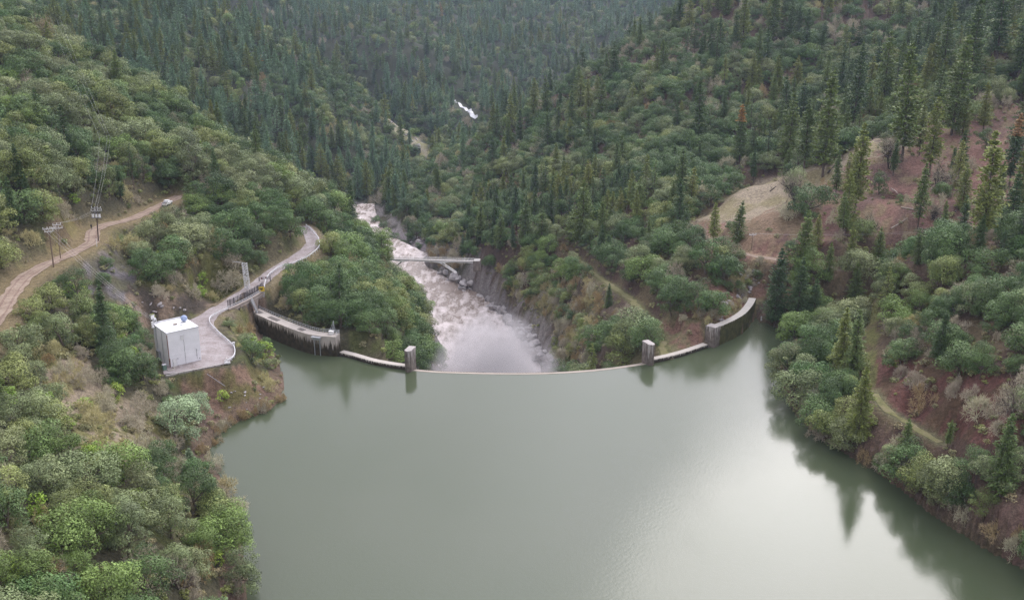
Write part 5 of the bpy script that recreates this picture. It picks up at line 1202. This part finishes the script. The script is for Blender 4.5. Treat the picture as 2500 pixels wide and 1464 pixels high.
# ================================================================ which ones stand as individuals
from mathutils.bvhtree import BVHTree
step = 3
_v = [tuple(q) for q in np.stack([GX, GY, H], -1)[::step, ::step].reshape(-1, 3)]; nb2, na2 = GX[::step, ::step].shape
_f = [(j * na2 + i, j * na2 + i + 1, (j + 1) * na2 + i + 1, (j + 1) * na2 + i) for j in range(nb2 - 1) for i in range(na2 - 1)]
BV = BVHTree.FromPolygons(_v, _f); CAM = Vector((0, 0, CAMH))
SIZE = {'pine': (26, 7), 'oak': (9, 9), 'bare': (4.2, 4.5), 'bush': (4.5, 3.6)}
def seen(t):
    h, w = SIZE[t[0]]; top = Vector((t[3], t[4], t[5] + h * t[6] * .8)); d = top - CAM; L = d.length
    hit = BV.ray_cast(CAM, d / L, L - 3); return hit[0] is None
info = []
for i, t in enumerate(TREES):
    h, w = SIZE[t[0]]; u, v, d = proj(t[3], t[4], t[5] + h * t[6] * .5); r = h * t[6] * FPX / d
    inside = (-r * .3 < u < 2500 + r * .3) and (-r * .35 < v < 1464 + r * .3)
    a = (h * t[6] * FPX / d) * (w * t[6] * FPX / d) if inside else -1
    if len(t) > 8 and t[8] is not None: a += 1e6
    info.append([a, i, u, v, d])
quota = {'oak': 290, 'pine': 290, 'bare': 240, 'bush': 120}; chosen = {}
for kd_ in quota:
    got = 0
    for a, i, u, v, d in sorted([q for q in info if TREES[q[1]][0] == kd_], reverse=True):
        if a <= 0 or got >= quota[kd_]: break
        if a > 1e6 or seen(TREES[i]): chosen[i] = (u, v, d); got += 1
LAND = [('the white concrete house', 436, 850), ('the left wing wall', 720, 810), ('the lattice tower', 597, 670), ('the transformer pole', 238, 545), ('the leaning grey pole', 125, 600), ('the white pickup', 408, 502),
        ('the house yard', 530, 840), ('the steel footbridge', 1040, 632), ('the left spillway pier', 1005, 880), ('the right spillway pier', 1585, 865), ('the mossy right wall', 1790, 785), ('the lone right pole', 1838, 590),
        ('the pale grass ridge', 1870, 470), ('the orange-topped pine', 1805, 290), ('the bare red slope', 2190, 420), ('the rust-topped pine', 2462, 330), ('the road bend above the gorge', 770, 590), ('the dark lone evergreen', 2392, 885),
        ('the blue grey leaning pine', 450, 1000), ('the far white rapids', 1135, 265), ('the far pale rock face', 1000, 330), ('the brush pile', 2185, 465), ('the foaming river', 1150, 820), ('the small blue pine', 468, 1125),
        ('the brown headland', 610, 950), ('the grassy dam track', 1560, 740), ('the right shore track', 2220, 1035), ('the slate rock cut', 250, 690), ('the dead snag', 715, 340), ('the top left corner', 0, 0), ('the bottom left corner', 0, 1464),
        ('the top right corner', 2500, 0), ('the bottom right corner', 2500, 1464), ('the middle of the left edge', 0, 950), ('the middle of the right edge', 2500, 732), ('the middle of the top edge', 1250, 0), ('the left shore bend', 590, 1300), ('the right ridge crest', 1450, 140)]
ORD = ['', 'second ', 'third ', 'fourth ', 'fifth ', 'sixth ', 'seventh ', 'eighth ', 'ninth ', 'tenth ', 'eleventh ', 'twelfth '] + [q + ' ' for q in 'thirteenth fourteenth fifteenth sixteenth seventeenth eighteenth nineteenth twentieth twenty-first twenty-second twenty-third twenty-fourth twenty-fifth twenty-sixth twenty-seventh twenty-eighth twenty-ninth thirtieth'.split()]
KINDW = {'oak': 'rounded oak', 'pine': 'pine', 'bare': 'leafless shrub', 'bush': 'bush'}
GRP = {'oak': 'rounded oaks on the canyon sides', 'pine': 'pines on the canyon sides', 'bare': 'leafless shrubs on the slopes', 'bush': 'bright bushes on the slopes'}
bucket = {}
for i, (u, v, d) in chosen.items():
    t = TREES[i]
    if len(t) > 8 and isinstance(t[8], str): continue
    L = min(LAND, key=lambda q: (q[1] - u) ** 2 + (q[2] - v) ** 2 * 1.2); du, dv = u - L[1], v - L[2]
    rel = ('right of' if du > 0 else 'left of') if abs(du) > abs(dv) * 1.1 else ('below' if dv > 0 else 'above')
    szw = 'tall ' if t[0] == 'pine' and t[6] > .85 else 'young ' if t[0] == 'pine' and t[6] < .45 else ''
    bucket.setdefault((t[0], t[2], szw, rel, L[0]), []).append((math.hypot(du, dv), i))
LABEL = {}
for (kd_, c, szw, rel, ln), lst in bucket.items():
    lst.sort()
    for k, (dist_, i) in enumerate(lst):
        nm = szw + c + ' ' + KINDW[kd_]; edge = 'corner' in ln or 'edge' in ln; at_ = ('towards' if edge else rel) + ' ' + ln if not edge else {'left of': 'left of ', 'right of': 'right of ', 'above': 'above ', 'below': 'below '}[rel] + ln + ' of the picture'
        LABEL[i] = f'{nm} nearest {at_}' if k == 0 and len(lst) > 1 else f'{nm} {at_}' if k == 0 else f'{nm} {at_}, {ORD[k] if k < len(ORD) else "outermost "}nearest'
NAME = {'oak': 'oak_tree', 'pine': 'pine_tree', 'bare': 'bare_shrub', 'bush': 'green_bush'}
def split_special(kind, i, special):
    V, T, tr = PINE[i]; zc = V.reshape(-1, 4, 3)[:, :, 2].mean(1); k = zc > (26 * .70 if special.startswith('rust') else 26 * .72)
    col = M['needle orange'] if special.startswith('orange') else M['needle rust']
    return V.reshape(-1, 4, 3), T, k, col
for i, (u, v, d) in chosen.items():
    t = TREES[i]; kd_, sh, c, x, y, z, s, rot = t[:8]; wide = t[9] if len(t) > 9 else 1.0; special = t[10] if len(t) > 10 else None
    lab = t[8] if len(t) > 8 and isinstance(t[8], str) else LABEL[i]
    words_ = lab.split(); lab = ' '.join(words_[:16])
    vr = np.random.default_rng(i).uniform(.9, 1.1); sc = (s * wide * vr, s * wide * (2.05 - vr) * .98, s)
    tilt = np.random.default_rng(i + 7).normal(0, .03 if kd_ == 'pine' else .06, 2)
    if special == 'grey all' and kd_ == 'oak': tilt = np.array([.0, .30])
    if kd_ == 'bare':
        o = bpy.data.objects.new(NAME[kd_], crown_mesh('bare', sh, c)); COL.objects.link(o); o.location = (x, y, z - .1); o.scale = sc; o.rotation_euler = (tilt[0], tilt[1], rot); tag(o, lab, 'shrub', GRP[kd_]); continue
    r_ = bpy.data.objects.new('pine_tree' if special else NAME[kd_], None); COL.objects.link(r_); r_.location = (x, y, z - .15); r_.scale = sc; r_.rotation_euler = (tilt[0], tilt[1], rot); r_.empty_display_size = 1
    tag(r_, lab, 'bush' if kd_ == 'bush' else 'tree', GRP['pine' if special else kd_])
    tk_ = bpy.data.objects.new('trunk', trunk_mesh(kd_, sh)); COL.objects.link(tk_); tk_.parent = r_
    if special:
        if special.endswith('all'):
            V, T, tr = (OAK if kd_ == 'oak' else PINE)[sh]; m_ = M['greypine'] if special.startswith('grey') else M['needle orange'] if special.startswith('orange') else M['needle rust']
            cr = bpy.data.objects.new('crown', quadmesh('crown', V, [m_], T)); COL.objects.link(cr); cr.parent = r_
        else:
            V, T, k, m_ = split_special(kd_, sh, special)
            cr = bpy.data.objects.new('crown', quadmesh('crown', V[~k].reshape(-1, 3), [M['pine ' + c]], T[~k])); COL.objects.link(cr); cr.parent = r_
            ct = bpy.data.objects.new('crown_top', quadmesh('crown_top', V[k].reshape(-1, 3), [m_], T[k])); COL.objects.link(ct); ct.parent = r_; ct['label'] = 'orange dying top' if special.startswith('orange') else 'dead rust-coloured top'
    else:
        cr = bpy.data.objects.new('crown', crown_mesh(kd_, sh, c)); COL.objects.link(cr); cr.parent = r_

# ================================================================ the rest, one object per kind, instanced by geometry nodes
def mass(name, label, cat, protos, pts):
    """pts: (x, y, z, scale, spin, proto index)"""
    me = bpy.data.meshes.new(name); P = np.array([q[:3] for q in pts], np.float32); me.vertices.add(len(P)); me.vertices.foreach_set('co', P.ravel())
    for nm, k, ty in (('scl', 3, 'FLOAT'), ('spin', 4, 'FLOAT'), ('pid', 5, 'INT')):
        a = me.attributes.new(nm, ty, 'POINT'); a.data.foreach_set('value', np.array([q[k] for q in pts], np.int32 if ty == 'INT' else np.float32))
    a = me.attributes.new('lean', 'FLOAT', 'POINT'); a.data.foreach_set('value', np.random.default_rng(len(pts)).normal(0, .05, len(pts)).astype(np.float32))
    o = bpy.data.objects.new(name, me); COL.objects.link(o); tag(o, label, cat, kind='stuff')
    ng = bpy.data.node_groups.new(name, 'GeometryNodeTree'); ng.interface.new_socket('Geometry', in_out='INPUT', socket_type='NodeSocketGeometry'); ng.interface.new_socket('Geometry', in_out='OUTPUT', socket_type='NodeSocketGeometry')
    gi = ng.nodes.new('NodeGroupInput'); go = ng.nodes.new('NodeGroupOutput'); jn = ng.nodes.new('GeometryNodeJoinGeometry')
    def attr(nm, ty): n_ = ng.nodes.new('GeometryNodeInputNamedAttribute'); n_.data_type = ty; n_.inputs[0].default_value = nm; return n_.outputs[0]
    pid = attr('pid', 'INT'); scl = attr('scl', 'FLOAT'); spin = attr('spin', 'FLOAT'); cx = ng.nodes.new('ShaderNodeCombineXYZ'); ng.links.new(spin, cx.inputs[2]); ng.links.new(attr('lean', 'FLOAT'), cx.inputs[0])
    for k, pm in enumerate(protos):
        po_ = bpy.data.objects.new(name + '_shape', pm)     # never linked to the scene: only a mesh source
        oi = ng.nodes.new('GeometryNodeObjectInfo'); oi.inputs[0].default_value = po_; oi.inputs['As Instance'].default_value = False
        cmp_ = ng.nodes.new('FunctionNodeCompare'); cmp_.data_type = 'INT'; cmp_.operation = 'EQUAL'; ng.links.new(pid, cmp_.inputs[2]); cmp_.inputs[3].default_value = k
        ip = ng.nodes.new('GeometryNodeInstanceOnPoints'); ng.links.new(gi.outputs[0], ip.inputs['Points']); ng.links.new(cmp_.outputs[0], ip.inputs['Selection']); ng.links.new(oi.outputs['Geometry'], ip.inputs['Instance'])
        ng.links.new(cx.outputs[0], ip.inputs['Rotation']); ng.links.new(scl, ip.inputs['Scale']); ng.links.new(ip.outputs[0], jn.inputs[0])
    ng.links.new(jn.outputs[0], go.inputs[0]); md = o.modifiers.new('scatter', 'NODES'); md.node_group = ng; return o
def full_mesh(kd_, sh, c):
    key = (kd_, sh, c, 'full')
    if key not in MESH:
        if kd_ == 'bare': MESH[key] = crown_mesh('bare', sh, c)
        else:
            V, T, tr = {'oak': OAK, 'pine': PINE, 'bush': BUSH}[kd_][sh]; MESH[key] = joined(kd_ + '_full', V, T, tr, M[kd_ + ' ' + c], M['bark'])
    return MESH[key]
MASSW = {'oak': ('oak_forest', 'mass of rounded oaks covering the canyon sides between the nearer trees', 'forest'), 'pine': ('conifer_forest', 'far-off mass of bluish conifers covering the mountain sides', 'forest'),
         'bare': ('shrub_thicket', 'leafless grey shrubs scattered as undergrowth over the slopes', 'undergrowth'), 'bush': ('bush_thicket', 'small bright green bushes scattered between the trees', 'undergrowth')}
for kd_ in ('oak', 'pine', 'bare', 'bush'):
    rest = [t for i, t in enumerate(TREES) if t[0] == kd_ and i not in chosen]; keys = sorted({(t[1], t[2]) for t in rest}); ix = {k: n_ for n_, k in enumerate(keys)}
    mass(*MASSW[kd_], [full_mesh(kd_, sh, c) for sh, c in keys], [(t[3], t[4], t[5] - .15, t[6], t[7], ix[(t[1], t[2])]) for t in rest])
# low brush and weeds over the open ground
x, y = jitter(80, 560, 2.8); keep, mix, z, u, v, d = density_and_mix(x, y)
ok = ~blocked(x, y, 0.5) & (u > -500) & (u < 3000) & (v < 1900) & (v > -60) & (rng.uniform(size=len(x)) < np.clip(.75 - .35 * (fbm(x / 9, y / 9, 71, 2) < .45), .1, 1)) & ~(inpoly(u, v, REG['grass'][0]) & (rng.uniform(size=len(x)) < .93)) & ~(inpoly(u, v, REG['leaf'][0]) & (y > 270) & (rng.uniform(size=len(x)) < .72))
for k, f in (('slate', .85), ('gorge', .8), ('gully', .85), ('farrock', .9), ('head', .55), ('cutrock', .6), ('abut', .6), ('redbank', .2), ('bankyel', .5), ('roadside', .8)):
    ok &= ~(inpoly(u, v, REG[k][0]) & (rng.uniform(size=len(x)) < f))
dl_ = distline(x, y, DAM_F)[0]; ok &= dl_ > 5
pts = [(a, b_, c - .1, s, r_, int(k)) for a, b_, c, s, r_, k in zip(x[ok], y[ok], z[ok], rng.uniform(.25, .85, ok.sum()), rng.uniform(0, 6.28, ok.sum()), rng.integers(0, 3, ok.sum()))]
br_m = [quadmesh('brush', V, [M['brush']], T) for V, T, tr in BRUSH]
mass('brush_undergrowth', 'low brush and weeds covering the ground between the trees', 'undergrowth', br_m, pts)

# ================================================================ boulders, logs, brush pile, bare trees
def boulder_mesh(seed):
    g = np.random.default_rng(seed); mb = MB(); mb.sphere((0, 0, 0), 1, 10, 7, (1, g.uniform(.6, .9), g.uniform(.5, .75)))
    cuts = [(unit(g.normal(0, 1, 3)), g.uniform(.42, .74)) for _ in range(13)]; o = []
    for q in mb.v:
        q = np.array(q)
        for nrm, dd in cuts:
            e_ = q @ nrm - dd
            if e_ > 0: q = q - nrm * e_
        o.append(tuple(q + g.normal(0, .02, 3)))
    mb.v = o; me = bpy.data.meshes.new('boulder'); me.from_pydata(mb.v, [], mb.f); me.materials.append(M['rock']); me.update(); return me
BM = [boulder_mesh(s) for s in range(7)]
def boulders(poly, n_, s0, s1, group, label, y0=100, y1=900, big=None):
    us, vs = zip(*poly); k = 0; tries = 0; out = []
    while k < n_ and tries < n_ * 60:
        tries += 1; u = rng.uniform(min(us), max(us)); v = rng.uniform(min(vs), max(vs))
        if not inpoly(np.array([u]), np.array([v]), poly)[0]: continue
        p = onground(u, v, y0)
        if p[1] > y1: continue
        o = bpy.data.objects.new('boulder', BM[int(rng.integers(7))]); COL.objects.link(o); s = .78 * s0 * (s1 / s0) ** (rng.uniform() ** 1.8); o.location = p; o.location.z += s * .15
        o.scale = (s * rng.uniform(.8, 1.5), s * rng.uniform(.7, 1.1), s * rng.uniform(.6, 1.0)); o.rotation_euler = (rng.uniform(-.4, .4), rng.uniform(-.4, .4), rng.uniform(0, 6.28)); tag(o, label, 'boulder', group); k += 1
    return k
boulders([(1285, 860), (1330, 850), (1400, 915), (1330, 918)], 50, 1.2, 5.0, 'boulders at the foot of the spillway', 'jagged grey boulder beside the foaming river just beyond the spillway')
boulders([(1125, 712), (1180, 720), (1300, 800), (1320, 870), (1275, 855), (1190, 772)], 90, 1.4, 5.5, 'boulders on the right river bank', 'pale grey boulder on the right river bank in mid gorge', 330)
boulders([(1030, 675), (1090, 660), (1150, 690), (1150, 725), (1090, 705)], 45, 1.6, 6.0, 'boulders under the bridge', 'grey boulder on the bank below the footbridge strut', 400)
boulders([(985, 575), (1050, 580), (1090, 600), (1080, 622), (1020, 615)], 22, 1.4, 4.5, 'boulders upstream of the bridge', 'grey boulder on the slope beyond the footbridge', 450)
boulders([(1740, 770), (1790, 700), (1830, 695), (1820, 740), (1760, 785)], 36, .7, 1.8, 'rubble behind the right wing wall', 'pale broken rock piled behind the mossy right wing wall', 285)
boulders([(1800, 670), (1860, 650), (1870, 690), (1830, 720), (1805, 700)], 24, .7, 1.8, 'rock slide above the right wing wall', 'pale rock in the slide above the right wing wall', 285)
boulders([(640, 940), (692, 965), (640, 1000), (560, 1030), (560, 960)], 12, .3, .9, 'rocks on the brown headland', 'small brown rock lying on the bare headland shore')
boulders([(330, 730), (420, 740), (470, 770), (390, 780)], 8, .6, 1.6, 'rocks of the cut bank behind the house', 'mossy rock on the cut bank behind the white house', 240)
boulders([(935, 280), (965, 275), (1050, 375), (1020, 372)], 12, 1.5, 5.0, 'rocks on the far pale face', 'tan rock on the far pale rock face', 700, 1000)
def log(u, v, L, a, r, label, mat='darkbark', up=.0):
    p = onground(u, v); d = np.array([math.cos(a), math.sin(a)]); q = p[:2] + d * L; zq = height(q[0], q[1]); mb = MB(); m1 = (p[:2] + q) / 2
    mb.limb([(p[0], p[1], p[2] + r), (m1[0] + .2, m1[1], max(height(m1[0], m1[1]), (p[2] + zq) / 2 - .3) + r), (q[0], q[1], zq + r + up)], [r, r * .8, r * .35], 8)
    for k in range(4): t = .35 + k * .15; b_ = p[:2] + d * L * t; zz = p[2] + (zq - p[2]) * t + r; mb.tube((b_[0], b_[1], zz), (b_[0] + rng.normal(0, .8), b_[1] + rng.normal(0, .8), zz + rng.uniform(.5, 1.4)), r * .3, .03, 5)
    o = mb.build('fallen_log', M[mat], None); tag(o, label, 'log', 'fallen logs on the right slope')
log(2020, 425, 11, .75, .32, 'dark fallen log on the yellow grass of the ridge'); log(2105, 300, 9, .7, .3, 'dark fallen trunk in the clearing above the grass ridge'); log(2115, 265, 8, .9, .28, 'second dark trunk higher in the clearing above the ridge')
log(2195, 480, 6, 1.75, .38, 'pale barkless log leaning on the brush pile', 'palewood', .8); log(2200, 508, 9, -.85, .26, 'pale long pole lying downslope below the brush pile', 'palewood'); log(2290, 545, 9, .55, .3, 'dark fallen trunk on the red leaf litter near the right edge')
log(2175, 560, 6, .3, .22, 'short pale log low on the red slope', 'palewood'); log(1880, 468, 4, .8, .22, 'short dark log at the end of the pale grass slope')
p = onground(2185, 480); mb = MB()
for k in range(170):
    a = rng.uniform(0, 6.28); r_ = 3.6 * math.sqrt(rng.uniform()); q = p + np.array([r_ * math.cos(a), r_ * math.sin(a), 0]); q[2] = height(q[0], q[1]) + rng.uniform(0, 1.7) * (1 - r_ / 4.2); b_ = rng.uniform(0, 6.28); L = rng.uniform(1.2, 3.2)
    mb.tube(q, q + np.array([math.cos(b_) * L, math.sin(b_) * L, rng.uniform(-.5, .7)]), rng.uniform(.05, .14), .03, 5)
o = mb.build('brush_pile', M['rust'], None); tag(o, 'heap of rusty brown cut branches on the bare red slope', 'brush pile')
def baretree(u, v, vt, seed, label, mat='darkbark', tw='lavender grey', wid=1.0):
    p = onground(u, v); hh = PY(u, vt, p[1])[2] - p[2]; V, mb_ = twigs(seed, hh, hh * 1.0 * wid, r0=.30, thick=.03)
    g = empty('bare_tree', tuple(p), label, 'tree', 'leafless trees on the right slope'); o1 = bpy.data.objects.new('trunk', mesh_from_mb(mb_, 'trunk', M[mat])); COL.objects.link(o1); o1.parent = g
    o2 = bpy.data.objects.new('crown', quadmesh('crown', V, [M['bare ' + tw]], np.full(len(V) // 4, .8))); COL.objects.link(o2); o2.parent = g
baretree(2170, 412, 325, 501, 'leafless dark tree with crooked limbs above the brush pile', 'darkbark'); baretree(2290, 470, 370, 502, 'leafless dark tree with forked trunk right of the brush pile', 'darkbark'); baretree(1942, 505, 405, 503, 'rounded leafless grey tree beside the pale grass ridge', 'darkbark')
baretree(2272, 535, 495, 504, 'small leafless dark tree low on the red slope', 'darkbark'); baretree(2120, 570, 510, 505, 'leafless grey tree among young pines below the red slope', 'darkbark'); baretree(1022, 715, 685, 506, 'gnarled dark tree leaning out over the river gorge', 'darkbark', 'reddish brown'); baretree(2470, 1020, 905, 507, 'large leafless lavender tree at the right edge', 'bark'); baretree(100, 120, 20, 508, 'large leafless pinkish tree near the top left corner', 'bark', 'reddish brown')
baretree(1390, 520, 470, 509, 'pale leafless tree among the pines below the right hill', 'palewood', 'tan grey'); baretree(440, 1440, 1340, 510, 'leafless grey tree at the bottom left by the water', 'bark'); baretree(100, 1430, 1330, 511, 'leafless reddish tree near the bottom left corner', 'bark', 'reddish brown')
# ================================================================ air, spray, light, camera
def volume_box(name, lo, hi, density, color, label, cat):
    mb = MB(); c = [(a + b_) / 2 for a, b_ in zip(lo, hi)]; mb.box(c, [b_ - a for a, b_ in zip(lo, hi)])
    m = bpy.data.materials.new(name); m.use_nodes = True; nt = m.node_tree; nt.nodes.clear(); out = nt.nodes.new('ShaderNodeOutputMaterial'); v = nt.nodes.new('ShaderNodeVolumePrincipled')
    v.inputs['Color'].default_value = (*color, 1); v.inputs['Density'].default_value = density; v.inputs['Anisotropy'].default_value = .2; nt.links.new(v.outputs[0], out.inputs['Volume'])
    o = mb.build(name, m, None); tag(o, label, cat, kind='stuff'); return o, nt, v
volume_box('haze', (-2900, -60, -60), (2900, 3300, max(H.max() + 70, 330)), HAZE, (.62, .78, 1.0), 'thin bluish air haze filling the canyon', 'haze')
# spray cloud at the foot of the fall
mb = MB(); mb.sphere((0, 0, 0), 1, 20, 12)
m = bpy.data.materials.new('spray'); m.use_nodes = True; nt = m.node_tree; nt.nodes.clear(); out = nt.nodes.new('ShaderNodeOutputMaterial'); v = nt.nodes.new('ShaderNodeVolumePrincipled'); v.inputs['Color'].default_value = (.93, .90, .92, 1)
tc = nt.nodes.new('ShaderNodeTexCoord'); ln_ = N(nt, 'ShaderNodeVectorMath', operation='LENGTH'); nt.links.new(tc.outputs['Object'], ln_.inputs[0])
mr = N(nt, 'ShaderNodeMapRange'); mr.inputs[1].default_value = 1.0; mr.inputs[2].default_value = .15; nt.links.new(ln_.outputs['Value'], mr.inputs[0])
nz = noise(nt, 2.2, 4, tc.outputs['Object']); k = ramp(nt, nz, [(.35, 0.), (.68, 1.)]); mu = N(nt, 'ShaderNodeMath', operation='MULTIPLY'); nt.links.new(mr.outputs[0], mu.inputs[0]); nt.links.new(k, mu.inputs[1])
mu2 = N(nt, 'ShaderNodeMath', operation='MULTIPLY'); nt.links.new(mu.outputs[0], mu2.inputs[0]); mu2.inputs[1].default_value = SPRAY; nt.links.new(mu2.outputs[0], v.inputs['Density']); nt.links.new(v.outputs[0], out.inputs['Volume'])
sp_ = mb.build('spray_mist', m, None); sp_.location = (-6, 308, -27); sp_.scale = (24, 42, 28); tag(sp_, 'grey white spray mist rising below the spillway', 'mist', kind='stuff')

SUN_AZ, SUN_EL = R(27), R(38)      # azimuth to the right of the view direction
sd = bpy.data.lights.new('sun', 'SUN'); sd.energy = SUNE; sd.angle = R(34); sd.color = (1.0, .95, .88)
so_ = bpy.data.objects.new('sun', sd); COL.objects.link(so_)
sv = Vector((math.sin(SUN_AZ) * math.cos(SUN_EL), math.cos(SUN_AZ) * math.cos(SUN_EL), math.sin(SUN_EL))); so_.rotation_euler = sv.to_track_quat('Z', 'Y').to_euler(); so_.location = (200, 500, 600)
wd = bpy.data.worlds.new('World'); scn.world = wd; wd.use_nodes = True; nt = wd.node_tree; nt.nodes.clear()
ow = nt.nodes.new('ShaderNodeOutputWorld'); bg = nt.nodes.new('ShaderNodeBackground'); sk = nt.nodes.new('ShaderNodeTexSky'); sk.sky_type = 'NISHITA'; sk.sun_disc = False; sk.sun_elevation = SUN_EL; sk.sun_rotation = SUN_AZ; sk.air_density = 1.0; sk.dust_density = 2.0
tc = nt.nodes.new('ShaderNodeTexCoord')
dt = N(nt, 'ShaderNodeVectorMath', operation='DOT_PRODUCT'); nt.links.new(tc.outputs['Generated'], dt.inputs[0]); dt.inputs[1].default_value = tuple(sv)
cl = noise(nt, 2.6, 6, tc.outputs['Generated'], .6)
mxx = N(nt, 'ShaderNodeMath', operation='MAXIMUM'); nt.links.new(dt.outputs['Value'], mxx.inputs[0]); mxx.inputs[1].default_value = 0
lobe = N(nt, 'ShaderNodeMath', operation='POWER'); nt.links.new(mxx.outputs[0], lobe.inputs[0]); lobe.inputs[1].default_value = 8
pw = N(nt, 'ShaderNodeMath', operation='MULTIPLY_ADD'); nt.links.new(lobe.outputs[0], pw.inputs[0]); pw.inputs[1].default_value = LOBE; pw.inputs[2].default_value = CLOUD
vv = N(nt, 'ShaderNodeMapRange'); vv.inputs[1].default_value = .3; vv.inputs[2].default_value = .7; vv.inputs[3].default_value = .72; vv.inputs[4].default_value = 1.25; nt.links.new(cl, vv.inputs[0])
sxy = nt.nodes.new('ShaderNodeSeparateXYZ'); nt.links.new(tc.outputs['Generated'], sxy.inputs[0]); zen = N(nt, 'ShaderNodeMath', operation='MULTIPLY_ADD'); nt.links.new(sxy.outputs[2], zen.inputs[0]); zen.inputs[1].default_value = .62; zen.inputs[2].default_value = .64
vz = N(nt, 'ShaderNodeMath', operation='MULTIPLY'); nt.links.new(vv.outputs[0], vz.inputs[0]); nt.links.new(zen.outputs[0], vz.inputs[1])
m2 = N(nt, 'ShaderNodeMath', operation='MULTIPLY'); nt.links.new(pw.outputs[0], m2.inputs[0]); nt.links.new(vz.outputs[0], m2.inputs[1])
cc = nt.nodes.new('ShaderNodeCombineColor'); 
for k, f in enumerate((1.0, .968, 1.065)):
    q = N(nt, 'ShaderNodeMath', operation='MULTIPLY'); nt.links.new(m2.outputs[0], q.inputs[0]); q.inputs[1].default_value = f; nt.links.new(q.outputs[0], cc.inputs[k])
cover = ramp(nt, cl, [(.30, .72), (.55, .93)])
nt.links.new(mixc(nt, cover, sk.outputs[0], cc.outputs[0]) if False else mixc(nt, cover, (0, 0, 0), cc.outputs[0]), bg.inputs['Color'])
mx = nt.nodes[-1]
for l in list(nt.links):
    if l.to_socket == mx.inputs[6]: nt.links.remove(l)
nt.links.new(sk.outputs[0], mx.inputs[6]); bg.inputs['Strength'].default_value = WSTR; nt.links.new(bg.outputs[0], ow.inputs[0])

cd = bpy.data.cameras.new('camera'); cam = bpy.data.objects.new('camera', cd); COL.objects.link(cam); cam.location = (0, 0, CAMH); cam.rotation_euler = (R(90) - TH, 0, 0)
cd.sensor_width = 36; cd.lens = 36 * FPX / 2500; cd.clip_start = 1; cd.clip_end = 9000; scn.camera = cam
scn.view_settings.view_transform = 'Standard'; scn.view_settings.look = 'None'; scn.view_settings.exposure = EXPO; scn.view_settings.gamma = 1
cy = scn.cycles; cy.max_bounces = 4; cy.diffuse_bounces = 1; cy.glossy_bounces = 2; cy.transmission_bounces = 2; cy.volume_bounces = 0; cy.transparent_max_bounces = 6
cy.use_denoising = True; cy.denoising_prefilter = 'NONE'; cy.denoising_input_passes = 'RGB_ALBEDO_NORMAL'; cy.denoiser = 'OPENIMAGEDENOISE'; cy.use_adaptive_sampling = False; cy.caustics_reflective = False; cy.caustics_refractive = False; cy.sample_clamp_indirect = 4
cy.volume_step_rate = 2; cy.volume_max_steps = 64
